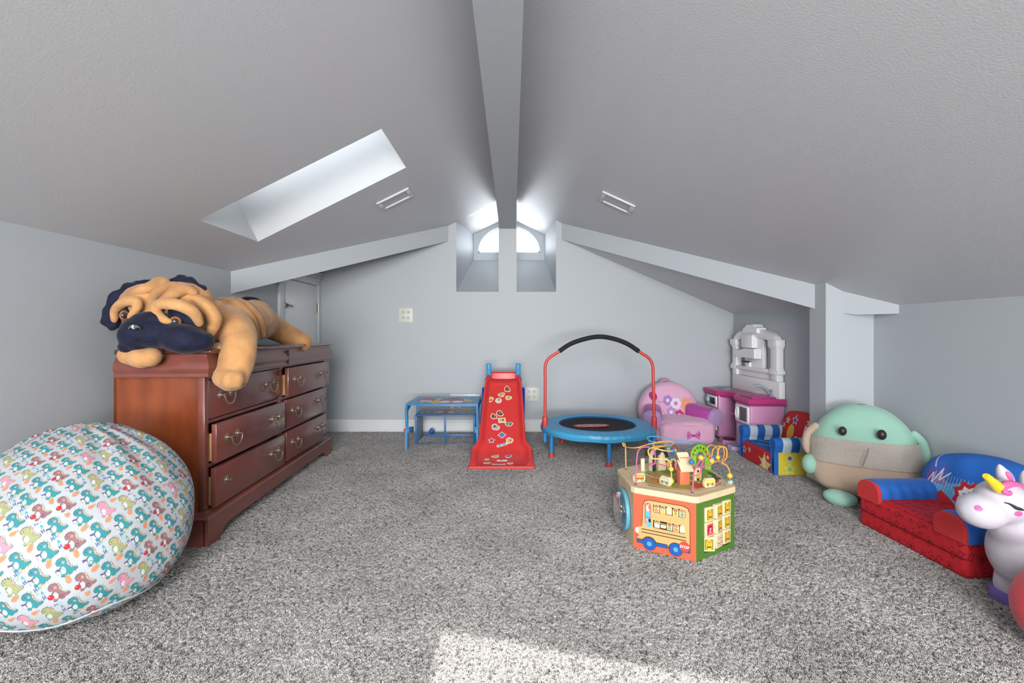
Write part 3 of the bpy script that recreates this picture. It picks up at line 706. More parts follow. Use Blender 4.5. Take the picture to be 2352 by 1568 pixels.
# ================================================================== BEAN BAG with printed dinosaurs
def bag_print():
    w, h = .34, .272
    cv = Canvas(w, h, 1500, '#c3c9cf')
    OUT = '#4a4a48'
    def dino(x, y, s, c, belly, prop):
        def T(p): return [(x+a*s, y+b*s) for a,b in p]
        body = [(-.34,.60),(-.36,.76),(-.22,.92),(.0,.96),(.20,.86),(.26,.66),(.24,.50),(.34,.34),(.46,.22),(.62,.16),(.74,.20),(.76,.08),(.60,-.02),(.44,-.04),(.36,-.12),(.20,-.14),(.14,-.04),(.02,-.06),(-.04,-.16),(-.22,-.16),(-.26,-.06),(-.18,.06),(-.26,.22),(-.24,.38),(-.12,.50),(-.26,.52)]
        spk = [(.02,.98,.10),(.20,.90,.10),(.29,.76,.10),(.31,.60,.09),(.34,.46,.09),(.43,.35,.09),(.54,.27,.08),(.66,.25,.07)]
        for a,b_,r in spk:
            cv.poly(T([(a-.05,b_-.10),(a+r*.9,b_+r*.9),(a+.08,b_-.14)]), OUT); cv.poly(T([(a-.03,b_-.10),(a+r*.65,b_+r*.6),(a+.06,b_-.13)]), '#d9b98a')
        import itertools
        cx0=sum(p[0] for p in body)/len(body); cy0=sum(p[1] for p in body)/len(body)
        cv.poly(T([(cx0+(a-cx0)*1.07, cy0+(b_-cy0)*1.06) for a,b_ in body]), OUT); cv.poly(T(body), c)
        cv.ell(x-.06*s,y+.20*s,.15*s,.21*s,belly)
        for k in range(3): cv.line(T([(-.18,.12+.09*k),(.06,.10+.09*k)]), .012*s*2, '#9aa4a8')
        cv.ell(x+.05*s,y+.68*s,.085*s,.075*s,'#f0a493')
        cv.ell(x-.18*s,y+.74*s,.028*s,.034*s,'#3a3436'); cv.ell(x-.30*s,y+.60*s,.03*s,.02*s,'#3a3436')
        cv.line(T([(-.24,.40),(-.06,.36)]), .03*s, OUT)
        if prop == 'apple': cv.ell(x-.36*s,y+.18*s,.20*s,.17*s,'#8c1f26'); cv.ell(x-.36*s,y+.18*s,.175*s,.145*s,'#cf2f38'); cv.ell(x-.44*s,y+.24*s,.05*s,.03*s,'#e8868c'); cv.ell(x+.24*s,y+.06*s,.10*s,.10*s,'#3a3436'); cv.ell(x+.24*s,y+.06*s,.06*s,.06*s,'#a98a92')
        if prop == 'cup': cv.poly(T([(-.52,.26),(-.26,.26),(-.30,.02),(-.48,.02)]), '#4a4a48'); cv.poly(T([(-.50,.24),(-.28,.24),(-.32,.04),(-.46,.04)]), '#e8dcd0'); cv.poly(T([(-.56,.36),(-.22,.36),(-.26,.26),(-.52,.26)]), '#5a4a8c')
    def carrot(x, y, s, r):
        ca,sa=math.cos(r),math.sin(r)
        def T(p): return [(x+(a*ca-b_*sa)*s, y+(a*sa+b_*ca)*s) for a,b_ in p]
        cv.ell(x+ca*.30*s,y+sa*.30*s,.16*s,.24*s,'#6e8a6a',r); cv.ell(x+ca*.30*s,y+sa*.30*s,.13*s,.21*s,'#a9bf98',r)
        cv.ell(x-ca*.02*s,y-sa*.02*s,.36*s,.24*s,'#b5623e',r); cv.ell(x-ca*.02*s,y-sa*.02*s,.335*s,.215*s,'#f29a6e',r)
        for k in (-.12,.0,.12): cv.line(T([(k,-.10),(k+.03,.02)]), .03*s, '#c9683f')
    GL = {'H':[[(0,0),(0,1)],[(.6,0),(.6,1)],[(0,.5),(.6,.5)]],'A':[[(0,0),(.3,1)],[(.3,1),(.65,0)],[(.12,.38),(.52,.38)]],'P':[[(0,0),(0,1)],[(0,1),(.5,.9),(.5,.55),(0,.48)]],'Y':[[(0,1),(.3,.5)],[(.65,1),(.3,.5),(.3,0)]]}
    def text(x, y, s, chars, cols, r=.30, wd=.24):
        ca,sa=math.cos(r),math.sin(r)
        for i,(ch,co_) in enumerate(zip(chars,cols)):
            for st in GL[ch]:
                P_=[(x+((i*.95+a)*ca-b_*sa)*s, y+((i*.95+a)*sa+b_*ca)*s) for a,b_ in st]
                cv.line(P_, wd*s, co_)
    TE,BR,PK,GR,OR='#3b97a0','#a0747b','#e29ab2','#aab07c','#e8b077'
    kinds=[(TE,'cup'),(GR,''),(TE,''),(BR,'apple'),(OR,''),(PK,'')]
    order=[[TE+'|cup',BR+'|apple',GR+'|',TE+'|',],[OR+'|',TE+'|cup',PK+'|',BR+'|apple']]
    for r in range(4):
        for c in range(4):
            x=(c+.5*(r%2)+.42)*.085; y=r*.068+.018
            k=[(TE,'cup'),(BR,'apple'),(GR,''),(TE,'cup'),(OR,''),(TE,'cup'),(BR,'apple'),(PK,'')][(c*3+r*2+(r//2))%8]
            for ox in (0,-w):
                for oy in (0,-h,h):
                    if x+ox>-.06 and -.08<y+oy<h+.03: dino(x+ox,y+oy,.052,k[0],'#eef1f2',k[1])
                q=c%2==0
                if (c+r)%3!=1:
                    carrot(x+ox+.046,y+.046,.036,.5+.6*((c*7+r*3)%3))
                else:
                    text(x+ox+.028,y+.043,.0115,'HAPPY',['#3f56a0','#49a3ab','#f0a36e','#b2ba8a','#e3b46a'])
                    text(x+ox+.044,y+.027,.012,'A',['#49a3ab']); text(x+ox+.046,y+.010,.012,'H',['#3f56a0'])
                    if (c+r)%2: text(x+ox+.030,y+.028,.012,'H',['#a3bf9a'])
    return cv
cvb = bag_print()
def bag_surface(U, V):
    sU = 2*U-1; th = -.81+PI*(.45*sU+.55*sU**3); ph = PI*V                     # ph 0 top .. PI bottom
    z = np.cos(ph); r = np.where(z>0, np.sin(ph)**1.12, np.sin(ph)**.92)
    x = .352*r*np.cos(th); y = .352*r*np.sin(th)
    zz = np.where(z>0, .335*z**1.0, .30*-(np.abs(z)**.72))
    # the sack slumps: the crown leans back towards the dresser and the wall
    lean = np.clip(z,0,1)**1.5
    x = x - .05*lean; y = y + .08*lean
    zz = zz + .025*np.cos(th-2.4)*r
    # gathered folds near the crown
    zz = zz + .012*lean*np.sin(9*th+3*np.sin(2*th))*r + .006*np.sin(5*th+7*ph)*r*lean
    k = 1+ .012*np.sin(7*th+4*ph)*np.clip(1-np.abs(z),0,1) + .010*np.sin(3*th-2*ph+1)
    co = np.stack([x*k, y*k, np.maximum(zz+.315, .004)], -1)
    return co
me, U_, V_ = grid_mesh('bean_bag', bag_surface, 900, 680, True)
bag = link('cover', me, None)
co = coords(bag)
# cloth coordinates: unrolled around the axis that faces the room, with gentle distortion
dirn = Vector((.55,-.62,.35)).normalized(); c0 = np.array((.0,.02,.31)); r_ = co-c0
ez = np.array(dirn); ex = np.cross(np.array((0,0,1.)), ez); ex /= np.linalg.norm(ex); ey = np.cross(ez, ex)
X = r_@ex; Y = r_@ey; Z = r_@ez; rad = np.sqrt(X*X+Y*Y)+1e-9; an = np.arctan2(rad, Z)
ru = X/rad*an*.385; rv_ = Y/rad*an*.385
tilt = -.20; uu = ru*math.cos(tilt)-rv_*math.sin(tilt); vv = ru*math.sin(tilt)+rv_*math.cos(tilt)
FAB = mat('printed_cotton', '#ffffff', .8, attr='print', bump=.35, bscale=14, bdist=.02)
bagE = thing('bean_bag', 'round white bean bag printed with colourful baby dinosaurs', 'bean bag', (-1.585, 1.665, 0))
me.materials.append(FAB); bag.parent = bagE
paint(bag, cvb.smp(uu*1.28+5*.34, vv+5*.272)*.80)
# piping seam round the lower side
seam = [bag_surface(np.array([k/64]), np.array([.70+.02*math.sin(2*PI*k/64*3)]))[0]*np.array([1.006,1.006,1]) for k in range(64)]
MB().tube(seam, .0025, 6, closed=True).build('seam_piping', mat('piping_white','#b4bcc4',.8), bagE)
# ================================================================== BLUE DESK with bench
BLU = mat('blue_paint', '#3f86bf', .35); BLUD = mat('blue_paint_dark', '#2a6aa8', .4); BLUL = mat('light_blue_print', '#ffffff', .35, attr='print')
REDP = mat('red_plastic', '#d53a3a', .32, spec=.5); BLP = mat('blue_plastic', '#4a9bd0', .35); COB = mat('cobalt_plastic', '#1a37a8', .35)
dk = thing('childrens_desk', 'small blue desk with attached storage bench, left of the red slide', 'desk', (-.60, 4.13, 0))
def panel_print(name, w, d, z, cv, parent, m, curve=0, n=(120,60), loc=(0,0,0)):
    def fn(U, V):
        x = (U-.5)*w; y = (V-.5)*d - curve*(1-(2*U-1)**2)*(1-V)
        return np.stack([x+loc[0], y+loc[1], np.full_like(x, z)], -1)
    me, U, V = grid_mesh(name, fn, n[0], n[1]); o = link(name, me, m, parent)
    paint(o, cv.smp(U*cv.w*.999+.0005, V*cv.h*.999+.0005)); return o
# desk top: curved front board
fr = [(-.31,-.235)]+[(-.31+.62*k/12, -.235-.03*math.sin(PI*k/12)) for k in range(1,12)]+[(.31,-.235),(.30,.235),(-.30,.235)]
MB().prism(fr, .383, .397, 'z').build('desk_top', BLU, dk)
cv = Canvas(.60,.45,500,'#3f9bc9')
for k in range(9): cv.line([(.05+.07*k,.0),(.0+.07*k,.45)], .006, '#6cbadd')
cv.poly([(.22,.02),(.34,.12),(.38,.05),(.44,.14),(.57,.10),(.50,.26),(.36,.34),(.24,.30),(.16,.15)], '#e0b04c')
cv.ell(.36,.20,.11,.14,'#b8323a'); cv.ell(.31,.12,.05,.05,'#eceff2'); cv.ell(.42,.12,.05,.05,'#eceff2'); cv.ell(.36,.30,.05,.04,'#7c1f2c')
cv.ell(.13,.22,.075,.12,'#8c2c4c'); cv.star(.13,.22,.10,'#c23a52',.2,7,.6); cv.ell(.11,.15,.03,.035,'#eceff2'); cv.ell(.16,.15,.03,.035,'#eceff2')
for k in range(12): cv.star(.05+.045*k,.38+.03*(k%3),.016,'#e8eef2',k)
panel_print('desk_top_print', .60, .455, .3975, cv, dk, BLUL, .028)
for sx in (-1, 1):
    pts = [(-.25,.385),(-.262,.36),(-.25,.27),(-.244,.18),(-.256,.0),(-.224,.0),(-.212,.17),(-.214,.27),(-.226,.33),(-.10,.36),(.21,.36),(.21,.385)]
    MB().prism([(y,z) for y,z in pts], sx*.302-.010, sx*.302+.010, 'x').build('side_leg', BLU, dk)
    MB().prism([(-.24,.15),(-.05,.115),(-.05,.165),(-.24,.20)], sx*.286-.006, sx*.286+.006, 'x').build('bench_bracket', BLU, dk)
MB().lathe([(.0001,0),(.012,0),(.014,.006),(.010,.014),(.0001,.015)],16,Matrix.Translation((-.312,-.235,.172))@Matrix.Rotation(-PI/2,4,'Y')).build('red_knob', REDP, dk)
# bench: lid and open storage frame
MB().rbox((-.268,-.06,.258),(.268,.27,.270),.003).build('bench_seat', BLUD, dk)
cv = Canvas(.53,.32,500,'#3a8fb8')
for cx0,cy0,rx,ry in ((.25,.16,.105,.13),(.09,.16,.055,.075),(.42,.16,.05,.075)):
    cv.ell(cx0,cy0,rx+.006,ry+.010,'#e6eaee'); cv.ell(cx0,cy0,rx,ry,'#5a5f6e'); cv.ell(cx0,cy0,rx*.72,ry*.9,'#a83a48')
cv.ell(.20,.15,.036,.05,'#e6eaee'); cv.ell(.30,.15,.036,.05,'#e6eaee'); cv.star(.09,.16,.035,'#e8c6c0'); cv.star(.42,.16,.032,'#e8c6c0')
panel_print('seat_print', .53, .32, .2706, cv, dk, BLUL, 0, loc=(0,.105,0))
for x in (-.262, 0, .262):
    MB().rbox((x-.008,-.055,.0),(x+.008,-.040,.258),.002).build('bench_upright', BLUD, dk)
for x in (-.262,.262):
    MB().rbox((x-.006,-.04,.0),(x+.006,.25,.258),.002).build('bench_side', mat('grey_blue_board','#8fa3b4',.5), dk)
    
MB().rbox((-.255,-.055,.0),(.255,-.043,.014),.002).build('bottom_rail', BLUD, dk)
MB().rbox((-.255,.235,.0),(.255,.25,.030),.002).build('bottom_rail', BLUD, dk)
for x in (-.30,.30): MB().rbox((x-.01,.20,.0),(x+.01,.225,.36),.002).build('rear_leg', BLU, dk)
cap = MB().lathe([(.0001,0),(.022,0),(.024,.006),(.024,.030),(.019,.040),(.0001,.042)],20, Matrix.Rotation(.5,4,'Y')).build('bottle_cap', mat('cap_blue','#1f5fa6',.4))
cap.location = (-.80, 4.48, .02); tag(cap, 'small round blue cap on the carpet under the desk', 'cap')

# ================================================================== RED SLIDE
sl = thing('toy_slide', 'red plastic toddler slide covered in stickers with blue grips', 'slide', (-.078, 3.36, 0))
def slide_path():
    P = [(0.0,-.005,.022),(0,.10,.036),(0,.22,.085),(0,.40,.235),(0,.58,.40),(0,.70,.515),(0,.74,.560),(0,.83,.585)]
    return spline(P, 8)
path = slide_path(); n = len(path)
vs=[]; fs=[]
def half(t):
    if t<.24: return .236
    if t<.34: return .236+(.188-.236)*(.5-.5*math.cos(PI*(t-.24)/.10))
    return .188+(.144-.188)*(t-.34)/.66
cross = [(-1.0,-.02),(-1.0,.045),(-.97,.058),(-.90,.060),(-.85,.050),(-.80,.018),(-.70,.003),(-.4,0),(0,0),(.4,0),(.70,.003),(.80,.018),(.85,.050),(.90,.060),(.97,.058),(1.0,.045),(1.0,-.02)]
for i,p in enumerate(path):
    t=i/(n-1); t_ = (path[min(i+1,n-1)]-path[max(i-1,0)]).normalized(); nrm=Vector((0,-t_.z,t_.y)); h=half(t)
    k = .35+.65*min(1,max(0,(t-.02)/.25)) if t<.3 else 1.0
    lip = .6 if t<.03 else 1
    for a,b_ in cross:
        hh = (h if abs(a)>.82 else h)
        vs.append(p+Vector((a*hh,0,0))+nrm*(b_*k*lip))
m=len(cross)
for i in range(n-1):
    for k in range(m-1): fs.append((i*m+k,i*m+k+1,(i+1)*m+k+1,(i+1)*m+k))
b=MB().add(vs,fs,None,True)
ch=b.build('chute', REDP, sl, smooth=True); md=ch.modifiers.new('s','SOLIDIFY'); md.thickness=.006; md.offset=-1; apply_mods(ch); auto_smooth(ch.data,50)
# flared foot
ft=[(-.238,-.035),(-.246,.0),(-.246,.05),(-.236,.10),(.236,.10),(.246,.05),(.246,.0),(.238,-.035)]
MB().prism(ft,0,.026,'z',bev=.006).build('foot', REDP, sl)
for sx in (-1,1):
    pts=spline([(sx*.135,.73,.585),(sx*.133,.78,.63),(sx*.133,.80,.66)],4); 
    MB().tube(pts,.020,10).build('grip_post', REDP, sl)
    MB().tube(spline([(sx*.133,.765,.610),(sx*.133,.79,.66),(sx*.134,.80,.70),(sx*.135,.80,.722)],4),.0235,12).build('grip', BLP, sl)
    # blue A-frame side behind
    pr=[(.74,.60),(.80,.60),(.93,.42),(1.06,.10),(1.07,.0),(.98,.0),(.96,.06),(.62,.06),(.60,.0),(.50,.0),(.52,.12)]
    MB().prism(pr, sx*.150+.0*sx-.012, sx*.150+.012+0*sx, 'x').build('side_frame', COB, sl)
    MB().prism([(.78,.50),(.86,.50),(1.02,.20),(1.07,.0),(.96,.0)], sx*.165 if sx>0 else -.195, .195 if sx>0 else -.165, 'x').build('ladder_rail', COB, sl)
for z in (.16,.32,.48): MB().rbox((-.16,.86+(.5-z)*.3,z),(.16,.93+(.5-z)*.3,z+.03),.008).build('ladder_step', COB, sl)
back=MB().rbox((-.142,.815,.50),(.142,.845,.645),.02,3).build('back_wall', REDP, sl)
# stickers on the chute
PL = {}
def pmat(c, r=.45):
    k='print_'+c.strip('#')
    if k not in PL: PL[k]=mat(k, c, r)
    return PL[k]
def on_slide(px, py):
    """where the sight line through a pixel meets the chute"""
    best=None
    for i in range(n-1):
        a,b_=path[i],path[i+1]; ra=Vector((px-CX,F,HZ-py))
        for q in (0,.25,.5,.75):
            p=a.lerp(b_,q); w=Vector((-.078,3.36,0))+p; dy=w.y; yy=HZ-(w.z-1)/dy*F
            e=abs(yy-py)
            if best is None or e<best[0]: best=(e,p,(b_-a).normalized(),dy)
    e,p,t_,dy=best; x=(px-CX)/F*dy+.078
    return Vector((x,p.y,p.z)),t_
def blobshape(r,k,amp,seed):
    rr=random.Random(seed); ph=[rr.uniform(0,6.28) for _ in range(3)]
    return [(r*(1+amp*math.sin(2*a+ph[0])+amp*.7*math.sin(3*a+ph[1])+amp*.5*math.sin(5*a+ph[2]))*math.cos(a), r*(1+amp*math.sin(2*a+ph[0])+amp*.7*math.sin(3*a+ph[1])+amp*.5*math.sin(5*a+ph[2]))*math.sin(a)) for a in [2*PI*i/k for i in range(k)]]
def sticker(px,py,r,shape,cols,seed,sq=1.0,rot=0):
    c,t_=on_slide(px,py); u=Vector((1,0,0)); nrm=u.cross(t_).normalized(); lift=.0035
    if nrm.z<0: nrm=-nrm
    def ring(pts,off,s):
        ca,sa=math.cos(rot),math.sin(rot)
        return [c+u*((a*ca-b_*sa)*s)+t_*((a*sa+b_*ca)*s*sq)+nrm*off for a,b_ in pts]
    if shape=='blob': base=blobshape(r,28,.13,seed)
    elif shape=='disc': base=blobshape(r,24,0,seed)
    elif shape=='diamond': base=[(0,-r),(r,0),(0,r),(-r,0)]
    elif shape=='square': base=[(-r,-r),(r,-r),(r,r),(-r,r)]
    elif shape=='bar': base=[(-r*1.5,-r*.4),(r*1.5,-r*.4),(r*1.5,r*.4),(-r*1.5,r*.4)]
    elif shape=='star': base=[((r if i%2==0 else r*.6)*math.sin(i*PI/5),(r if i%2==0 else r*.6)*math.cos(i*PI/5)) for i in range(10)]
    b=MB(); p=ring(base,lift,1); q=ring(base,lift-.002,1); k=len(p)
    b.add(p+q,[tuple(range(k)),tuple(range(2*k-1,k-1,-1))]+[(i,(i+1)%k,k+(i+1)%k,k+i) for i in range(k)])
    s_=b.build('sticker', pmat('#e8e4de'), sl)
    rr=random.Random(seed+50)
    for j,cc in enumerate(cols):
        if j==0: pts=ring(base,lift+.0006,.80)
        else:
            ox,oy=rr.uniform(-.35,.35)*r,rr.uniform(-.35,.35)*r
            sh=blobshape(r*rr.uniform(.2,.38),12,.2,seed+j); pts=ring([(a+ox,b_+oy) for a,b_ in sh],lift+.0006+.0004*j,.8)
        MB().add(pts,[tuple(range(len(pts)))]).build('sticker_print', pmat(cc), s_)
SB='#8a5a3a'
for i,(px,py,r,shp,cols,sq,rot) in enumerate([
 (1165,894,.030,'blob',[SB,'#c9a24a','#5b3424'],1,.6),(1152,907,.027,'blob',['#c9a24a','#6b4a32','#e8e0c8'],1,0),(1126,918,.028,'blob',['#c7b06a','#2f2f2f','#e8e4de'],1,0),
 (1145,920,.028,'disc',['#d9c8c4','#8e2430','#333333'],1,0),(1168,914,.026,'blob',['#d8b56a','#b5793e'],1,0),(1148,949,.030,'blob',['#7a4a38','#4a2c24','#b98d6a'],1,.3),
 (1134,957,.028,'blob',[SB,'#dcc9a0','#5b3424'],1,1),(1153,965,.031,'square',['#cfc46a','#262626','#e8e4de','#262626'],.8,.1),(1169,975,.030,'blob',['#4a9a5a','#e8e4de','#2f2f2f'],.8,0),
 (1138,981,.032,'blob',['#b0a8a4','#6b625e','#3f3a38'],1,0),(1153,999,.036,'diamond',['#4a74b0','#c0504a','#7a9ac8'],.9,0),(1129,1011,.030,'star',['#5a78b0','#b03a48'],.9,0),
 (1170,1011,.026,'blob',['#d8b08a','#b05a4a'],1.3,.8),(1153,1022,.028,'bar',['#7fa8c4','#c8d4dc'],1,.35),(1138,1048,.026,'blob',['#c8a080','#6f5a4c'],.7,0),(1168,1048,.026,'blob',['#6a5aa0','#c8a0a0'],.7,0),
 (1118,1055,.016,'blob',['#c9a24a'],.8,0),(1153,1058,.026,'bar',['#e8e4de','#a05a3a'],.8,0),(1119,1063,.024,'blob',['#c89a6a','#5a6a90'],.6,0),(1145,1066,.032,'bar',['#8a6ab0'],.7,0),(1172,1064,.024,'blob',['#c0a890','#8a4a3a'],.6,0)]):
    sticker(px,py,r,shp,cols,i,sq,rot)

# ================================================================== TRAMPOLINE
tc_ = Vector((.709, 3.80, 0)); tr = thing('mini_trampoline', 'small round blue trampoline with an arched red handlebar', 'trampoline', tc_)
TB = mat('blue_vinyl', '#45a0cf', .42, bump=.5, bscale=18, bdist=.006); TBL = mat('blue_leg_paint','#2f82c4',.35); NET = mat('black_mesh', '#161b22', .8, bump=.3, bscale=600, bdist=.0006)
REDT = mat('red_tube', '#cc4642', .35); REDR = mat('red_rubber', '#b83c36', .55); FOAM = mat('black_foam', '#17181a', .75)
R = .465; H = .238
def cover(U, V):
    a = 2*PI*U; k = V
    prof = [(.305,.0),(.325,.012),(.37,.018),(.42,.016),(R,.004),(R+.006,-.018),(R,-.042),(R-.02,-.052)]
    xs = np.linspace(0,1,len(prof)); r = np.interp(k,xs,[p[0] for p in prof]); z = np.interp(k,xs,[p[1] for p in prof])
    w = .0012*np.sin(46*a+2*np.sin(5*a))*np.sin(PI*k)*(.5+.5*np.sin(3*a))+.003*np.sin(11*a+3)*k
    return np.stack([(r+w)*np.cos(a),(r+w)*np.sin(a),H+z+w],-1)
me,_,_ = grid_mesh('pad', cover, 480, 22, True); link('safety_pad', me, TB, tr)
MB().lathe([(.0001,-.012),(.12,-.010),(.25,-.004),(.315,.002)],64,Matrix.Translation((0,0,H)),cap=False).build('jumping_mat', NET, tr)
MB().tube([(.312*math.cos(2*PI*i/64),.312*math.sin(2*PI*i/64),H+.006) for i in range(64)],.005,6,closed=True).build('pad_inner_binding', mat('navy_binding','#1f3f86',.6), tr)
MB().tube([((R-.02)*math.cos(2*PI*i/64),(R-.02)*math.sin(2*PI*i/64),H-.025) for i in range(64)],.013,8,closed=True).build('frame_ring', TBL, tr)
# oval badge with its lettering
def oval(w,h,k=40):
    out=[]
    for i in range(k):
        a=2*PI*i/k; x=math.cos(a); out.append((math.copysign(abs(x)**.7,x)*w, math.copysign(abs(math.sin(a))**.85,math.sin(a))*h))
    return out
lrot=.10
Mb=Matrix.Translation((-.05,-.02,H-.0055))@Matrix.Rotation(lrot,4,'Z')
bd=MB().prism(oval(.150,.058),0,.002,'z',Mb).build('badge', mat('badge_red','#c2424a',.5), tr)
MB().prism(oval(.128,.040),.002,.003,'z',Mb).build('badge_centre', mat('badge_pink','#cfa6ac',.5), bd)
def text(name, s, size, m, parent, M, ext=.0006, bold=False, space=1.0):
    cu=bpy.data.curves.new(name,'FONT'); cu.body=s; cu.size=size; cu.align_x='CENTER'; cu.align_y='CENTER'; cu.extrude=ext; cu.space_character=space
    if bold: cu.offset=size*.02
    o=bpy.data.objects.new('tmp',cu); COL.objects.link(o); dg=bpy.context.evaluated_depsgraph_get(); me=bpy.data.meshes.new_from_object(o.evaluated_get(dg))
    bpy.data.objects.remove(o); me.transform(M); o=link(name,me,m,parent,False); return o
text('badge_lettering','little tikes',.052,mat('badge_navy','#2b5f86',.5),bd,Mb@Matrix.Translation((0,0,.0034))@Matrix.Diagonal((.95,.9,1,1)),.0004,True)
for k,ang_ in enumerate((-2.80,-1.54,-.28,.977,2.23)):
    x,y=(R-.05)*math.cos(ang_),(R-.05)*math.sin(ang_)
    l_=MB().tube([(x,y,H-.03),(x,y,.03)],.0155,12).build('leg', TBL, tr)
    MB().lathe([(.027,.0),(.0275,.006),(.022,.030),(.017,.044),(.0001,.044)],18,Matrix.Translation((x,y,0))).build('rubber_foot', REDR, l_)
# handlebar
yb=-.10; xl,xr_=-.44,.447
arch=[(xl,yb,.28),(xl,yb,.45),(xl+.001,yb,.62),(xl+.002,yb,.735),(xl+.030,yb,.795),(xl+.100,yb,.842),(xl+.205,yb,.912),(xl+.330,yb,.955),(xl+.443,yb,.972)]
R_=[(xr_,yb,.28),(xr_-.003,yb,.45),(xr_-.008,yb,.62),(xr_-.012,yb,.735),(xr_-.042,yb,.795),(xr_-.110,yb,.842),(xr_-.215,yb,.912),(xr_-.330,yb,.955)]
full=spline(arch+R_[::-1],6)
MB().tube(full,.0125,10).build('handlebar', REDT, tr)
fo=[p for p in full if p.z>.850]
MB().tube(fo,.0185,12).build('foam_grip', FOAM, tr)
for x in (xl,xr_):
    MB().lathe([(.0215,.225),(.023,.23),(.023,.30),(.020,.322),(.014,.325)],18,Matrix.Translation((x,yb,0))).build('red_collar', mat('red_collar_plastic','#c8403c',.4), tr)
    MB().tube([(x,yb,.24),(x,yb,.12)],.016,12).build('lower_post', TBL, tr)
    MB().tube([(x,yb,.19),(x*.9,yb,.19)],.010,8).build('bracket', TBL, tr)
for (x,y) in ((-.40,-.235),(.40,-.20)):
    MB().ball((x,y,.195),.006,10).build('bolt', METAL, tr)

# ================================================================== PINK PLUSH ARMCHAIR
PK = mat('pink_plush', '#e0aecb', .85, sheen=.4, bump=.5, bscale=160, bdist=.003); PKP = mat('pink_plush_print', '#ffffff', .85, sheen=.3, attr='print')
MAG = mat('magenta_plush', '#b24a9e', .85, sheen=.35, bump=.4, bscale=160, bdist=.003); LAV = mat('lavender_terry', '#b694c8', .9, sheen=.4, bump=1, bscale=260, bdist=.005)
pcR = .12
pc = thing('plush_armchair', 'pink plush toddler armchair with magenta arms beside the play kitchen', 'armchair', (1.535, 4.26, 0), pcR)
def cushion(name, c, r, m, parent, e1=.5, e2=.5, nu=64, nv=32, wob=.004, rot=None, ws=14, f=None):
    def fn(U, V):
        a=2*PI*U; b_=PI*(V-.5)
        def sp(x,e): return np.sign(x)*np.abs(x)**e
        p=np.stack([r[0]*sp(np.cos(b_),e1)*sp(np.cos(a),e2), r[1]*sp(np.cos(b_),e1)*sp(np.sin(a),e2), r[2]*sp(np.sin(b_),e1)],-1)
        if f is not None: p=f(p)
        if wob:
            d=np.array([noise.noise(Vector(q)*ws) for q in p]); nn=p/(np.linalg.norm(p,axis=1,keepdims=True)+1e-9); p=p+nn*(d*wob)[:,None]
        if rot is not None:
            M=np.array(Euler(rot).to_matrix()); p=p@M.T
        return p+np.array(c)
    me,U,V=grid_mesh(name,fn,nu,nv,True); o=link(name,me,m,parent); return o
cushion('seat', (0,-.045,.115), (.265,.21,.115), PK, pc, .45,.45, wob=.012)
bk=cushion('backrest', (0,.12,.285), (.275,.085,.225), None, pc, .75,.95, 200,120, wob=.006, rot=(-.14,0,0)) if False else None
def pc_back(U,V):
    a=2*PI*U; b_=PI*(V-.5)
    def sp(x,e): return np.sign(x)*np.abs(x)**e
    x=.285*sp(np.cos(b_),.8)*sp(np.cos(a),.9); z=.25*sp(np.cos(b_),.8)*sp(np.sin(a),.9); y=-.085*sp(np.sin(b_),.8)
    # shoulders lower than the crown
    z=z*np.where(z>0,1-.16*(np.abs(x)/.285)**2,1)
    y=y+.16+.10*z; return np.stack([x,y,z+.262],-1)
def pcsh(p):
    x,y,z=p[:,0],p[:,1],p[:,2]; z=z*np.where(z>0,1-.10*(np.abs(x)/.285)**2,1); return np.stack([x,y+.16+.10*z,z+.262],-1)
bkr=pillow('backrest',.30,.265,.085,.95,PKP,pc,pcsh,170)
co=coords(bkr); cv=Canvas(.62,.56,500,'#e0b0cc')
for p,c,r in (((.13,.40),'#b52c8c',.034),): cv.ell(p[0],p[1],.036,.042,c,.5)
cv.ell(.46,.31,.055,.075,'#e9a183',.3)
for k in range(5): cv.line([(.14+.012*k,.345-.004*k),(.17+.012*k,.365-.004*k)],.003,'#8f7f96'); cv.line([(.49+.01*k,.38-.016*k),(.52+.008*k,.385-.02*k)],.003,'#8f7f96')
# plain flowers and a bow stand in for the printed characters
for (x,y,r,c1,c2) in ((.27,.36,.05,'#a687c8','#e6dff0'),(.35,.33,.055,'#e6dff0','#d978ac'),(.30,.25,.05,'#b894d2','#f0e4ee'),(.38,.22,.05,'#c9307a','#f2d6e4')):
    for q in range(6): cv.ell(x+r*.6*math.cos(q*PI/3+x*9),y+r*.6*math.sin(q*PI/3+x*9),r*.42,r*.42,c1)
    cv.ell(x,y,r*.34,r*.34,c2)
cv.line([(.22,.27),(.25,.18),(.32,.14)],.008,'#a8b47c'); cv.line([(.33,.27),(.36,.16)],.008,'#a8b47c')
def bow(cv,x,y,s,c='#b8489c',dot='#f0c2de'):
    cv.poly([(x,y),(x-.1*s,y+.05*s),(x-.5*s,y+.42*s),(x-.62*s,y+.30*s),(x-.66*s,y-.25*s),(x-.55*s,y-.38*s),(x-.12*s,y-.10*s)],c)
    cv.poly([(x,y),(x+.1*s,y+.05*s),(x+.5*s,y+.42*s),(x+.62*s,y+.30*s),(x+.66*s,y-.25*s),(x+.55*s,y-.38*s),(x+.12*s,y-.10*s)],c)
    cv.ell(x,y,.11*s,.13*s,'#9c3a84')
    for a,b_ in ((-.45,.2),(-.3,-.02),(-.52,-.18),(.45,.2),(.3,-.02),(.52,-.18)): cv.ell(x+a*s,y+b_*s,.06*s,.06*s,dot)
front=co[:,1]<(.16+.10*(co[:,2]-.262)+.004)
cols=cv.smp(co[:,0]+.31,co[:,2]); base=np.array(lin('#e0b0cc')[:3]); cols[~front]=base; paint(bkr,cols)
cv=Canvas(.46,.2,600,'#dcaac8'); bow(cv,.26,.10,.095)
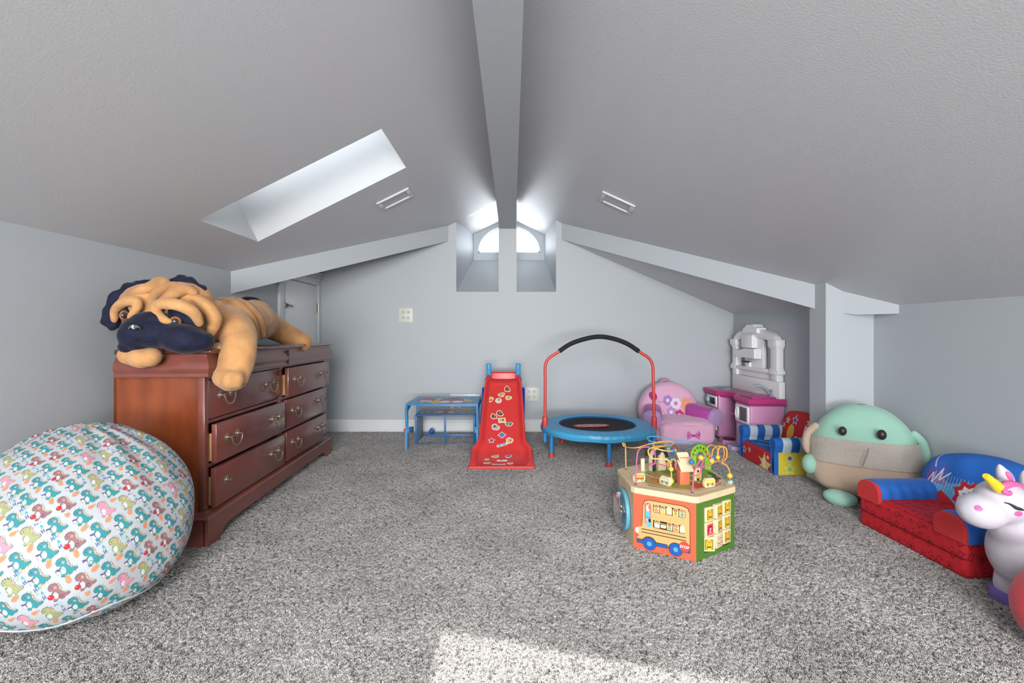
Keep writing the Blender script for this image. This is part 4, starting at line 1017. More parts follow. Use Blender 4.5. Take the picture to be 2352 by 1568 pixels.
def pcf(co,no):
    c=cv.smp(np.clip(co[:,0]+.23,0,.459),np.clip(co[:,2],0,.199)); c[co[:,1]>-.235]=lin('#dcaac8')[:3]; return c
for sx in (-1,1):
    T=cushion('armrest', (sx*.235,-.02,.245), (.085,.165,.080), MAG, pc, .55,.75, wob=.006, rot=(.12,0,sx*.38))
    cushion('arm_front', (sx*.255+sx*.045,-.150,.228), (.082,.040,.082), LAV, pc, .7,.8, wob=.005, rot=(.12,0,sx*.38) )
MB().tube(spline([(-.06,.22,.50),(-.04,.22,.53),(0,.22,.54),(.04,.22,.53),(.06,.22,.50)],4),.014,8).build('carry_handle', mat('mauve_terry','#b88aa8',.9), pc)

PC_FRONT = (pcf, cv)

# ================================================================== PLAY KITCHEN (front faces the room, -X)
PKM = mat('pink_moulded', '#cf93bb', .38); HOT = mat('hot_pink_moulded', '#b93f80', .3); KW = mat('white_moulded', '#eff0f1', .35); PKL=mat('pale_pink_moulded','#c798bb',.4)
GRP = mat('grey_plastic', '#8e9aa6', .35); BLK = mat('black_plastic', '#1c1d20', .35); TEAL = mat('pale_teal', '#9cc7c9', .4)
kt = thing('play_kitchen', 'pink and white toy kitchen with arched white hutch in the corner', 'toy kitchen', (2.235, 3.72, 0), PI/2)
# local x runs away from the camera along the wall (+Y), local y points into the room (-X)
KL=.80
def P_(pts): return pts
# base units
b=MB(); b.rbox((0,.0,.02),(.255,.285,.42),.018,2); b.build('sink_cabinet', PKM, kt)
b=MB(); b.rbox((.54,.0,.02),(KL,.30,.43),.018,2); b.build('oven_cabinet', PKM, kt)
b=MB(); b.rbox((.24,.0,.0),(.56,.02,.43),.004); b.build('recess_back', PKL, kt)
def curve_shelf(z0,z1,name,m,depth0=.17):
    pts=[(.24,.0),(.24,.20)]+[(.24+.32*k/10, .20-.055*math.sin(PI*k/10)) for k in range(1,10)]+[(.56,.20),(.56,.0)]
    MB().prism(pts,z0,z1,'z').build(name,m,kt)
curve_shelf(.24,.262,'shelf',PKM); curve_shelf(.0,.05,'floor_shelf',PKM)
b=MB(); b.rbox((-.02,-.0,0),(KL+.0,.02,.05),.006); b.build('plinth', PKM, kt)
# pet bowls at the foot
fp=MB().prism([(.27,.16),(.29,.30),(.35,.35),(.43,.35),(.50,.30),(.52,.16)],0,.045,'z',bev=.008).build('bowl_tray', PKM, kt)
MB().lathe([(.0001,0),(.045,0),(.05,.004),(.053,.004)],20,Matrix.Translation((.39,.275,.046))).build('bowl_print', mat('dark_red_print','#6b2038',.5), fp)
fp=MB().prism([(.08,.20),(.09,.33),(.14,.37),(.22,.37),(.28,.33),(.29,.20)],0,.040,'z',bev=.008).build('bowl_tray', mat('pale_lilac','#cdb2d6',.4), kt)
MB().lathe([(.0001,0),(.045,0),(.05,.004),(.053,.004)],20,Matrix.Translation((.18,.30,.041))).build('bowl_print', mat('pale_blue_print','#9fb6dc',.5), fp)
# countertop with concave front
ct=[(-.015,-.0),(-.015,.29),(.0,.305),(.24,.305),(.27,.29)]+[(.27+.26*k/10,.29-.075*math.sin(PI*k/10)) for k in range(1,10)]+[(.53,.29),(.56,.315),(KL,.325),(KL+.01,.30),(KL+.01,.0)]
b=MB(); b.prism(ct,.418,.462,'z',bev=.008); b.build('countertop', HOT, kt)
b=MB(); b.prism([(x*1.0, y-.012 if y>.1 else y) for x,y in ct],.405,.420,'z'); b.build('counter_trim', mat('hot_pink_dark','#a33370',.35), kt)
MB().rbox((.02,.06,.458),(.235,.26,.474),.010,2).build('sink_rim', HOT, kt)
MB().rbox((.045,.09,.470),(.21,.235,.476),.004,2).build('sink_bowl', mat('deep_pink_bowl','#c2578f',.35), kt)
MB().lathe([(.0001,.0),(.07,.0),(.07,.006),(.055,.007),(.055,.012),(.0001,.012)],28,Matrix.Translation((.68,.16,.462))).build('burner', mat('burner_grey','#8f8b96',.4), kt)
f_=MB(); f_.lathe([(.024,0),(.024,.012),(.015,.018),(.013,.035),(.0001,.038)],16,Matrix.Translation((.10,.055,.472))); f_.lathe([(.0001,.036),(.014,.040),(.014,.052),(.0001,.058)],14,Matrix.Translation((.10,.055,.472)))
f_.tube(spline([(.115,.06,.478),(.125,.075,.515),(.14,.11,.545),(.155,.15,.553),(.165,.18,.545),(.168,.19,.525)],5),.011,10)
f_.build('faucet', GRP, kt)
# oven front
ov=MB().rbox((.575,.296,.30),(.785,.310,.405),.006).build('control_panel', KW, kt)
MB().rbox((.595,.309,.325),(.70,.316,.385),.004).build('clock_display', BLK, ov)
text('clock_digits','3:32',.045,mat('lcd_green','#4e6b66',.4),ov,Matrix.Translation((.648,.3168,.355))@Matrix.Rotation(PI,4,'Z')@Matrix.Rotation(PI/2,4,'X'),.0004)
MB().lathe([(.026,0),(.026,.012),(.020,.020),(.0001,.021)],20,Matrix.Translation((.745,.310,.355))@Matrix.Rotation(-PI/2,4,'X')).build('dial', TEAL, ov)
od=MB().rbox((.575,.296,.085),(.785,.312,.285),.006).build('oven_door', KW, kt)
MB().tube(spline([(.60,.312,.255),(.61,.335,.258),(.68,.342,.258),(.75,.335,.258),(.76,.312,.255)],4),.007,8).build('oven_handle', GRP, od)
MB().prism([(.605,.12),(.755,.12),(.755,.19),(.73,.215),(.68,.20),(.63,.215),(.605,.19)],.311,.3145,'y').build('oven_window', BLK, od)
# microwave on the sink cabinet front
mw=MB().rbox((.015,.280,.245),(.235,.298,.395),.012,2).build('microwave_door', KW, kt)
MB().rbox((.035,.297,.265),(.15,.301,.38),.006).build('microwave_window', mat('screen_grey','#5c5a66',.3), mw)
MB().tube([(.192+.020*math.cos(2*PI*i/20),.302,.32+.045*math.sin(2*PI*i/20)) for i in range(20)],.006,8,closed=True).build('microwave_handle', KW, mw)
MB().rbox((.02,.280,.05),(.215,.292,.225),.008).build('lower_door', mat('frosted_door','#c3ced6',.4), kt)
# white hutch against the wall
H0=.44
b=MB()
b.rbox((.0,0,.40),(KL,.05,.60),.006)                       # splash panel
b.build('splash_panel', KW, kt)
for i,(xa,xb) in enumerate(((.02,.115),(KL-.105,KL-.02))):
    b=MB(); b.rbox((xa,.0,.60),(xb,.06,.90),.008,2); b.rbox((xa-.015,-.0,.655),(xb+.015,.07,.69),.006); b.rbox((xa-.005,.0,.69),(xb+.005,.066,.71),.005)
    b.rbox((xa-.020,-.0,.885),(xb+.020,.075,.945),.007,2); b.rbox((xa-.008,.0,.868),(xb+.008,.068,.886),.005); b.build('pillar', KW, kt)
b=MB(); b.rbox((.026,.0,.602),(KL-.026,.035,.663),.005); b.rbox((-.005,.0,.660),(KL+.005,.068,.692),.006,2); b.build('hutch_ledge', KW, kt)
# arch
arcp=[]; xc=KL/2; ro_=.345; 
outer_=[(xc-.36*math.cos(PI*k/24),.925+.115*math.sin(PI*k/24)) for k in range(25)]
inner_=[(xc+.30*math.cos(PI*k/24),.895+.075*math.sin(PI*k/24)) for k in range(25)]
MB().prism(outer_+inner_,.0,.060,'y').build('arch', KW, kt)
key=[(xc-.125,1.0),(xc-.125,1.045),(xc-.09,1.055),(xc-.06,1.080),(xc+.06,1.080),(xc+.09,1.055),(xc+.125,1.045),(xc+.125,1.0)]
MB().prism([(x,z-.0) for x,z in key],.0,.085,'y',bev=.006).build('crown_block', KW, kt)
# middle hood panel with shelf and phone
MB().rbox((.27,.0,.66),(.58,.035,.99),.006).build('centre_panel', KW, kt)
MB().rbox((.36,.03,.865),(.56,.085,.985),.010,2).build('cupboard_box', KW, kt)
MB().prism([(.30,.775),(.60,.775),(.66,.785),(.69,.80),(.69,.845),(.60,.835),(.50,.86),(.30,.86)],.02,.095,'y',bev=.006).build('wavy_shelf', KW, kt)
ph=MB().rbox((.45,.035,.675),(.53,.060,.735),.008).build('phone_dock', KW, kt)
MB().rbox((.445,.055,.732),(.535,.095,.745),.005).build('phone', BLK, ph)

# ================================================================== STRIPED TODDLER SOFA
RB = mat('royal_blue_fabric', '#1762b4', .75, bump=.35, bscale=40, bdist=.004); PRF = mat('printed_fabric', '#ffffff', .75, attr='print', bump=.35, bscale=40, bdist=.004)
ss = thing('striped_toddler_sofa', 'toddler sofa with blue and white striped arms and red starry back', 'sofa', (2.035, 3.425, 0), -PI/2-.02)
# local x runs towards the camera... rotated -90: local x -> -Y, local y -> +X (wall)
def star_canvas(w,h,bg,stars,res=500,extra=None):
    cv=Canvas(w,h,res,bg)
    if extra: extra(cv)
    for (x,y,r,c,rim) in stars:
        cv.star(x,y,r*1.35,rim); cv.star(x,y,r,c)
    return cv
SW,SD=.50,.37
def block(name, a, b_, m, parent, paintf=None, r=.02, div=60, wob=.0):
    """soft box whose faces are dense grids so that a print can be read per vertex"""
    bm=bmesh.new(); bmesh.ops.create_cube(bm,size=1)
    bmesh.ops.subdivide_edges(bm,edges=bm.edges[:],cuts=div,use_grid_fill=True)
    s=[b_[i]-a[i] for i in range(3)]; c=[(a[i]+b_[i])/2 for i in range(3)]
    hr=[x/2 for x in s]
    for v in bm.verts:
        p=Vector((v.co.x*s[0],v.co.y*s[1],v.co.z*s[2]))
        q=Vector([max(-(h-r),min(h-r,x)) for x,h in zip(p,hr)]); d=p-q
        if d.length>1e-9 and sum(abs(x)>1e-9 for x in d)>1: p=q+d.normalized()*r
        v.co=p+Vector(c)
    if wob:
        for v in bm.verts: v.co+=v.normal*wob*noise.noise(v.co*11)
    me=bpy.data.meshes.new(name); bm.to_mesh(me); bm.free(); o=link(name,me,m,parent,True)
    if paintf is not None:
        co=coords(o); no=np.empty(len(me.vertices)*3); me.vertex_normals.foreach_get('vector',no); paint(o,paintf(co,no.reshape(-1,3)))
    return o
def swirl(cv):
    cv.line([(.05,.10),(.16,.17),(.30,.20),(.42,.17)],.010,'#cfe0ee'); cv.line([(.18,.06),(.26,.10),(.40,.10)],.010,'#cfe0ee')
    cv.poly([(.30,.24),(.46,.22),(.36,.27)],'#cfe0ee')
cv=PC_FRONT[1]; block('seat_front',(-.252,-.264,.008),(.252,-.12,.206),PKP,pc,pcf,.055,70,.012)
cvs=star_canvas(.5,.4,'#1762b4',[],extra=swirl)
block('seat_cushion',(-.20,-.165,.075),(.20,.12,.155),PRF,ss,lambda co,no: cvs.smp(co[:,0]+.25,co[:,1]+.2),.02,50)
def redp(cv):
    for k in range(9): cv.line([(k*.06-.05,0),(k*.06+.1,.16)],.004,'#a81a22')
    cv.poly([(.24,.0),(.30,.05),(.25,.09),(.31,.08),(.34,.14),(.36,.08),(.42,.07),(.38,.03),(.40,.0)],'#e6cf62')
    cv.ell(.325,.065,.022,.03,'#f0e6d0'); cv.ell(.33,.03,.02,.018,'#f0e6d0')
cvf=star_canvas(.42,.16,'#c4232c',[(.04,.085,.024,'#2c62b4','#e8e8e8'),(.12,.10,.018,'#b9c06a','#e8e0c8'),(.38,.11,.016,'#f0e2a8','#e8c86a')],extra=redp)
block('front_panel',(-.205,-.200,.012),(.205,-.160,.145),PRF,ss,lambda co,no: cvf.smp(np.clip(co[:,0]+.21,0,.419),np.clip(co[:,2],0,.159)),.012,60)
def arm_paint(side):
    def f(co,no):
        st=np.floor((co[:,1]+.2)/.058).astype(int)%2==0
        c=np.where(st[:,None],np.array(lin('#1b62b0')[:3]),np.array(lin('#b9c6d2')[:3]))
        c[(co[:,1]<-.165)]=lin('#1762b4')[:3]
        if side>0:
            cvy=star_canvas(.40,.2,'#d3c13a',[(.10,.125,.024,'#2c62b4','#e8e0a0'),(.20,.125,.018,'#b8252d','#e8e0a0'),(.10,.050,.030,'#8fbf5a','#e8e0a0'),(.24,.06,.024,'#2c62b4','#e8e0a0'),(.31,.12,.020,'#8fbf5a','#e8e0a0')])
            lo=(co[:,2]<.165)&(co[:,0]>.225)&(co[:,1]>-.168)
            cc=cvy.smp(np.clip(co[:,1]+.19,0,.399),np.clip(co[:,2],0,.199)); c[lo]=cc[lo]
        return c
    return f
for sx in (-1,1):
    def roll(name,sx=sx):
        def fn(U,V):
            # section of a rolled arm swept along y
            prof=[(.205,.01),(.205,.08),(.205,.16),(.192,.195),(.190,.235),(.205,.258),(.232,.265),(.256,.252),(.266,.225),(.258,.19),(.250,.165),(.250,.14),(.250,.115),(.250,.09),(.250,.065),(.250,.04),(.250,.01)]
            ps=spline([(p[0],p[1],0) for p in prof],6); t=U*(len(ps)-1); i=np.clip(t.astype(int),0,len(ps)-2); f=t-i
            A=np.array([tuple(p) for p in ps]); x=A[i,0]*(1-f)+A[i+1,0]*f; z=A[i,1]*(1-f)+A[i+1,1]*f
            y=-.195+.365*np.clip((V-.08)/.84,0,1)
            k=np.where(V<.08,V/.08,np.where(V>.92,(1-V)/.08,1)); cx0,cz0=.228,.14
            x=cx0+(x-cx0)*np.sqrt(np.clip(1-(1-k)**2,0,1)) if False else cx0+(x-cx0)*k**.35; z=cz0+(z-cz0)*k**.35
            return np.stack([sx*x,y-.004*np.sin(PI*k/2),z],-1)
        me,_,_=grid_mesh(name,fn,180,190); o=link(name,me,PRF,ss); co=coords(o); paint(o,arm_paint(sx)(co,None)); return o
    roll('armrest')
def sback(U,V):
    a=2*PI*U; b_=PI*(V-.5)
    def sp(x,e): return np.sign(x)*np.abs(x)**e
    x=.225*sp(np.cos(b_),.5)*sp(np.cos(a),.6); z=.20*sp(np.cos(b_),.5)*sp(np.sin(a),.7); y=-.055*sp(np.sin(b_),.7)
    return np.stack([x,y+.150+.12*(z),z+.205],-1)
def ssh(p): return np.stack([p[:,0],p[:,1]+.150+.12*p[:,2],p[:,2]+.205],-1)
o=pillow('backrest',.225,.20,.055,.42,PRF,ss,ssh,180); co=coords(o)
def yel(cv):
    for k in range(7): cv.line([(k*.09-.05,0),(k*.09+.1,.42)],.004,'#a81a22')
    cv.poly([(.30,.20),(.44,.25),(.33,.33)],'#e8dcdc'); cv.poly([(.315,.215),(.42,.25),(.335,.31)],'#c4232c')
    cv.ell(.16,.24,.040,.065,'#e2b23c',-.35); cv.ell(.14,.13,.032,.042,'#e2b23c',.2); cv.ell(.38,.18,.055,.05,'#e8e4e0'); cv.ell(.24,.20,.032,.024,'#e8e4e0')
cvk=star_canvas(.46,.42,'#c4232c',[(.06,.28,.020,'#e6c94a','#f0e6c8'),(.11,.325,.024,'#9cbf5a','#f0e6c8'),(.20,.34,.030,'#2c62b4','#e8e8e8'),(.36,.35,.022,'#e6c94a','#f0e6c8')],extra=yel)
cols=cvk.smp(np.clip(co[:,0]+.23,0,.459),np.clip(co[:,2],0,.419)); bk_=co[:,1]>.150+.12*(co[:,2]-.205)+.0; cols[bk_]=lin('#d3b93a')[:3]; paint(o,cols)
# ================================================================== WOODEN ACTIVITY CUBE (hexagonal)
MAPLE = mat('pale_maple', '#d9c3a0', .5, var=.10, vscale=4, stretch=(1,6,6)); MAPLE2 = mat('maple_piece', '#dcc9a8', .5)
ORG = mat('orange_paint', '#cc6145', .42); GRN = mat('green_paint', '#4d7629', .45); LBL = mat('pale_blue_paint', '#5f9db4', .4)
AC = Vector((.795, 2.245, 0)); A0 = math.radians(.8)
ac = thing('activity_cube', 'six-sided wooden activity toy with bus front and bead mazes', 'toy', AC)
RH = .272
def hv(k, r=RH): a = -PI/2 + k*PI/3 + A0; return Vector((r*math.cos(a), r*math.sin(a), 0))
faces_ = [('bus_panel',-1,ORG),('tile_panel',0,GRN),('plain_panel',1,MAPLE),('plain_panel',2,MAPLE),('plain_panel',3,MAPLE),('gear_panel',-2,MAPLE)]
def face_M(k):
    """local frame of the side between vertex k and k+1: x along, y outwards, z up; origin at the left bottom"""
    p, q = hv(k), hv(k+1); x = (q-p).normalized(); n = Vector((x.y,-x.x,0))
    return Matrix((x, n, Vector((0,0,1)))).transposed().to_4x4().copy() , p, (q-p).length
def FM(k):
    M,p,L = face_M(k); return Matrix.Translation(p) @ M
panels = {}
for nm,k,m in faces_:
    M = FM(k); L = face_M(k)[2]
    if nm == 'tile_panel':
        b = MB(); b.box((0,-.012,0),(.055,0,.262),M); b.box((L-.035,-.012,0),(L,0,.262),M); b.box((.055,-.012,0),(L-.035,0,.032),M); b.box((.055,-.012,.235),(L-.035,0,.262),M)
        o = b.build(nm, m, ac); MB().box((.05,-.065,.03),(L-.03,-.06,.24),M).build('recess_board', mat('recess_dark','#5a4632',.7), ac)
    elif nm == 'bus_panel':
        b = MB()
        # orange board with two long window slots
        holes = [(.088,.230,.190,.228),(.088,.230,.118,.156)]
        xs = [0,.088,.230,L]
        b.box((0,-.012,0),(L,0,.118),M); b.box((0,-.012,.228),(L,0,.262),M); b.box((0,-.012,.118),(.088,0,.228),M); b.box((.230,-.012,.118),(L,0,.228),M); b.box((.088,-.012,.156),(.230,0,.190),M)
        o = b.build(nm, m, ac); MB().box((.08,-.060,.11),(.24,-.055,.236),M).build('recess_board', mat('recess_dark','#5a4632',.7), ac)
    else:
        o = MB().box((0,-.012,0),(L,0,.262),M).build(nm, m, ac)
    panels[k] = o
# corner posts and top slab
def hexp(r, rd=.02):
    out = []
    for k in range(6):
        c = hv(k, r)
        for t in (-1,1):
            d = (hv(k+t, r)-c).normalized(); out.append((c.x+d.x*rd, c.y+d.y*rd))
    return out
pts = hexp(RH+.010, .012)
MB().prism(pts, .262, .291, 'z', bev=.005).build('top_board', MAPLE, ac)
ZT = .2915
# ---- bus front: layered flat pieces on the orange side
kB = -1; MBs = FM(kB); bus = panels[kB]
def fshape(name, pts, y0, y1, m, par, M=MBs): return MB().prism(pts, y0, y1, 'y', M).build(name, m, par)
CRM = mat('bus_cream', '#cfa76c', .45); OUTL = mat('bus_outline', '#4a2a1e', .5); BBL = mat('bus_blue', '#1e5aa6', .4); CY = mat('cyan_ring','#6cb8d6',.4); SL = mat('steel_hub','#b9bcae',.4)
body = [(.018,.060),(.018,.100),(.022,.112),(.040,.118),(.043,.135),(.046,.215),(.052,.232),(.068,.240),(.215,.240),(.236,.234),(.245,.215),(.246,.050),(.236,.046),(.222,.046),(.214,.060),(.204,.070),(.188,.074),(.172,.070),(.162,.060),(.154,.046),(.108,.048),(.100,.064),(.088,.074),(.072,.078),(.056,.074),(.044,.064),(.036,.052),(.024,.052)]
cxy = (.135,.145)
def grow(p, g, c=cxy): return [(x+(g if x>c[0] else -g), z+(g if z>c[1] else -g)) for x,z in p]
# build body as frame pieces round the slots
def ring_poly(outer, holes, y0, y1, m, name, par, M=MBs):
    from mathutils.geometry import tessellate_polygon
    loops = [[Vector((x,z,0)) for x,z in outer]]+[[Vector((x,z,0)) for x,z in h] for h in holes]
    tris = tessellate_polygon(loops); flat = [p for l in loops for p in l]
    vs = [(p.x,y1,p.y) for p in flat]+[(p.x,y0,p.y) for p in flat]; n_ = len(flat)
    fs = [tuple(t) for t in tris]+[tuple(i+n_ for i in reversed(t)) for t in tris]; st=0
    for l in loops:
        k=len(l)
        for i in range(k): a=st+i; c=st+(i+1)%k; fs.append((a,c,c+n_,a+n_))
        st+=k
    b=MB().add(vs,fs,M); me=b.mesh(name,clean=True); o=link(name,me,m,par,None); return o
def rrect(x0,x1,z0,z1,r=.006):
    o=[]
    for cx,cz,a0 in ((x1-r,z1-r,0),(x0+r,z1-r,PI/2),(x0+r,z0+r,PI),(x1-r,z0+r,1.5*PI)):
        for i in range(4): a=a0+i*PI/6; o.append((cx+r*math.cos(a),cz+r*math.sin(a)))
    return o
slots = [rrect(.090,.228,.190,.226),rrect(.090,.228,.120,.156)]
ring_poly(grow(body,.0022), slots, .0002, .0012, OUTL, 'bus_outline', bus)
ring_poly(body, slots+[rrect(.053,.080,.135,.228,.010)], .001, .0035, CRM, 'bus_body', bus)
fshape('driver_window', rrect(.054,.079,.136,.227,.010), .001, .0018, ORG, bus)
for z in (.104,.090):
    fshape('slot_line', rrect(.038,.232,z,z+.0035,.0015), .0034, .0042, OUTL, bus)
for x0,x1 in ((.020,.046),(.104,.152),(.214,.246)):
    fshape('bumper_outline', rrect(x0-.002,x1+.002,.040,.058,.003), .0036,.0046, OUTL, bus); fshape('bumper', rrect(x0,x1,.042,.056,.003), .0044,.0056, BBL, bus)
for cx_w in (.074,.188):
    T = MBs@Matrix.Translation((cx_w,.0036,.045))@Matrix.Rotation(-PI/2,4,'X')
    wl = MB().lathe([(.0001,0),(.0295,0),(.0295,.0015),(.0001,.0015)],32,T).build('wheel_outline', OUTL, bus)
    MB().lathe([(.0001,.0015),(.0275,.0015),(.0275,.0028),(.0001,.0028)],32,T).build('wheel', BBL, bus)
    MB().lathe([(.0001,.0028),(.010,.0028),(.010,.0034),(.0001,.0034)],24,T).build('wheel_ring', CY, bus)
    MB().lathe([(.0001,.0034),(.0065,.0034),(.0065,.0042),(.0001,.0042)],20,T).build('wheel_cap', BBL, bus)
    MB().lathe([(.0001,.0042),(.004,.0042),(.003,.006),(.0001,.006)],16,T).build('hub', SL, bus)
fshape('headlamp', [(.018+.008*math.cos(a),.096+.013*math.sin(a)) for a in [2*PI*i/20 for i in range(20)]], .0036,.0050, mat('lamp_white','#e6e6e2',.4), bus)
fshape('side_lamp', [(.022+.005*math.cos(a),.073+.006*math.sin(a)) for a in [2*PI*i/16 for i in range(16)]], .0036,.0046, ORG, bus)
# driver in a blue top hat with a white rabbit on it
def ellp(cx,cz,rx,rz,k=18,rot=0): return [(cx+rx*math.cos(a)*math.cos(rot)-rz*math.sin(a)*math.sin(rot), cz+rx*math.cos(a)*math.sin(rot)+rz*math.sin(a)*math.cos(rot)) for a in [2*PI*i/k for i in range(k)]]
DBL = mat('driver_blue','#5fb0d6',.45); SKIN = mat('print_skin','#e5a184',.5); RBW = mat('rabbit_white','#ece8e4',.5); DKB = mat('print_dark','#26283c',.5)
fshape('driver_coat', ellp(.070,.132,.015,.013), .0036,.0044, DBL, bus)
fshape('driver_hand', ellp(.056,.127,.009,.006,16,.5), .0042,.0050, SKIN, bus)
fshape('driver_face', ellp(.066,.150,.011,.010), .0036,.0046, SKIN, bus)
fshape('driver_hair', ellp(.075,.151,.006,.010), .0046,.0050, DKB, bus)
fshape('hat_brim', ellp(.066,.162,.016,.0035,18,-.12), .0046,.0056, DBL, bus)
fshape('top_hat', [(.058,.162),(.077,.159),(.078,.190),(.057,.190)], .0046,.0056, DBL, bus)
fshape('rabbit', ellp(.067,.197,.008,.007), .0046,.0056, RBW, bus); fshape('rabbit_head', ellp(.064,.207,.006,.005), .0050,.0060, RBW, bus)
for dx,rt in ((-.001,.3),(.005,-.4)): fshape('rabbit_ear', ellp(.064+dx,.217,.0018,.008,12,rt), .0050,.0060, RBW, bus)
# stop sign
T = MBs@Matrix.Translation((.226,.0058,.066))@Matrix.Rotation(-PI/2,4,'X')@Matrix.Rotation(PI/8,4,'Z')
sg = MB().lathe([(.0001,0),(.0225,0),(.0225,.004),(.0001,.004)],8,T); me = sg.mesh('stop_sign',smooth=None); me.polygons.foreach_set('use_smooth',[False]*len(me.polygons)); sg = link('stop_sign',me,mat('stop_red','#cf4a3a',.4),bus,False)
text('stop_lettering','STOP',.0165,mat('letter_white','#eeeae2',.5),sg,MBs@Matrix.Translation((.226,.0101,.066))@Matrix.Rotation(PI,4,'Z')@Matrix.Rotation(PI/2,4,'X')@Matrix.Rotation(0,4,'Z'),.0003,True) if False else None
def face_text(name,s,size,m,par,M,x,z,y,rot=0):
    # letters read from outside: local +x runs to the right of a viewer who stands in front
    T = M@Matrix.Translation((x,y,z))@Matrix(((1,0,0,0),(0,0,-1,0),(0,1,0,0),(0,0,0,1)))@Matrix.Rotation(rot,4,'Z')@Matrix.Diagonal((1,1,-1,1))
    return text(name,s,size,m,par,T,.0003,True)
face_text('stop_lettering','STOP',.0165,mat('letter_white','#eeeae2',.5),sg,MBs,.2255,.066,.0104)
# sliding children in the two rows
SKINS=['#d9946c','#e0a583','#e8dccb','#b97a4e','#d98f66']; SHIRT=['#d98b4a','#c9b83a','#ddd6ca','#d6b52e','#7fae8a']; HAIR=['#4a3026','#1f2430','#d8d0c2','#8a4a2a','#b5462e']
b_=MB(); 
for z in (.206,.138): MB().tube([(MBs@Vector((.088,-.02,z))),(MBs@Vector((.230,-.02,z)))],.002,6).build('slide_rod', MAPLE, ac)
rnd = random.Random(4)
for row,z0 in enumerate((.191,.121)):
    for c in range(5):
        x = .104+.0275*c+(0 if row==0 else .002); dz = rnd.uniform(0,.001)-(.0015 if c%2 else 0)
        blank = (row,c) in ((0,2),(1,4),(1,1))
        pc_ = fshape('child_tile', [(x-.0115,z0+dz),(x+.0115,z0+dz),(x+.012,z0+.020+dz),(x+.0105,z0+.029+dz),(x+.005,z0+.034+dz),(x-.005,z0+.034+dz),(x-.0105,z0+.029+dz),(x-.012,z0+.020+dz)] if (row,c)!=(1,1) else rrect(x-.012,x+.012,z0+.004,z0+.018,.002), -.016,-.001, MAPLE2, ac)
        if not blank:
            fshape('shirt_print', rrect(x-.0085,x+.0085,z0+dz+.002,z0+dz+.016,.003), -.001,-.0004, pmat(SHIRT[(c+row*2)%5]), pc_)
            fshape('hair_print', ellp(x,z0+dz+.0245,.0085,.0078), -.001,-.0004, pmat(HAIR[(c+row)%5]), pc_)
            fshape('face_print', ellp(x,z0+dz+.0225,.0066,.0062), -.0004,-.0001, pmat(SKINS[(c+row)%5]), pc_)
            if row==0 and c==4: face_text('number','5',.011,pmat('#2c4c4a'),pc_,MBs,x,z0+.009,.0002)
            if row==0 and c==3: face_text('number','4',.011,pmat('#2c4c4a'),pc_,MBs,x,z0+.009,.0002)
# ---- tiles on the green side: nine square blocks turning on rods
kG = 0; MG = FM(kG)
YEL='#e8c33c'
TW = .055
for c in range(3):
    for r in range(3):
        x = .083+c*.062; z = .204-r*.066; rnd2 = random.Random(c*3+r)
        tilt = {(0,2):.5,(1,1):-.25,(1,0):-.15,(1,2):-.1}.get((c,r), rnd2.uniform(-.05,.05)); dz = {0:-.004,1:.0,2:.003}[c]
        T = MG@Matrix.Translation((x,-.004+(0.006 if c==1 else .002),z+dz))@Matrix.Rotation(tilt,4,'Z')
        tl = MB().rbox((-TW/2,-.012,-TW/2-.004),(TW/2,.010,TW/2+.004),.003,2,T).build('picture_tile', MAPLE2, ac)
        def fp_(name,pts,lv,m): return MB().prism(pts,.0098+.0006*lv,.0106+.0006*lv,'y',T).build(name,m,tl)
        if (c,r)==(0,1):
            fp_('print_field', rrect(-.022,.022,-.024,.024,.003),0,pmat('#d9593a')); fp_('print_disc', ellp(0,0,.019,.020,24),1,pmat('#b31f4e')); fp_('print_hair', ellp(0,.006,.008,.007),2,pmat('#3a1f24')); fp_('print_face', ellp(0,.003,.006,.0055),3,pmat('#e5b59a')); fp_('print_dress', [(-.006,-.004),(.006,-.004),(.008,-.017),(-.008,-.017)],2,pmat('#e58aa4'))
        elif (c,r)==(1,2):
            k_=0
            for a in range(4):
                for q in range(5): fp_('dot_print', ellp(-.018+.012*a+(.003 if q%2 else -.002),-.021+.0105*q,.0022+.0012*((a*2+q)%2),.0022+.0012*((a*2+q)%2),10),0,pmat('#7a3a24' if (a+q)%3 else '#a3642e'))
        else:
            fp_('print_field', rrect(-.020,.020,-.024,.024,.002),0,pmat('#cfc442'))
            for q in (-.016,-.009,.009,.016): fp_('print_stripe', rrect(q-.0014,q+.0014,-.023,.023,.001),1,pmat('#4a4622'))
            fp_('duck_body', [(-.008,-.016),(.008,-.016),(.010,.002),(.015,.013),(.012,.016),(.006,.009),(.0,.020),(-.006,.009),(-.012,.016),(-.015,.013),(-.010,.002)],2,pmat('#e2a92c'))
            fp_('duck_beak', ellp(0,.010,.006,.0028,14),3,pmat('#d8703a')); fp_('duck_belt', [(-.009,-.008),(.009,-.008),(.008,-.013),(-.008,-.013)],3,pmat('#5a2c1c')); fp_('duck_foot', ellp(-.005,-.018,.004,.002,10),3,pmat('#e8c05a')); fp_('duck_foot', ellp(.005,-.018,.004,.002,10),3,pmat('#e8c05a'))
for c in range(3):
    x = .083+c*.062; MB().tube([MG@Vector((x,-.008,.03)),MG@Vector((x,-.008,.24))],.0025,6).build('tile_rod', mat('rod_dark','#6b5640',.6), ac)
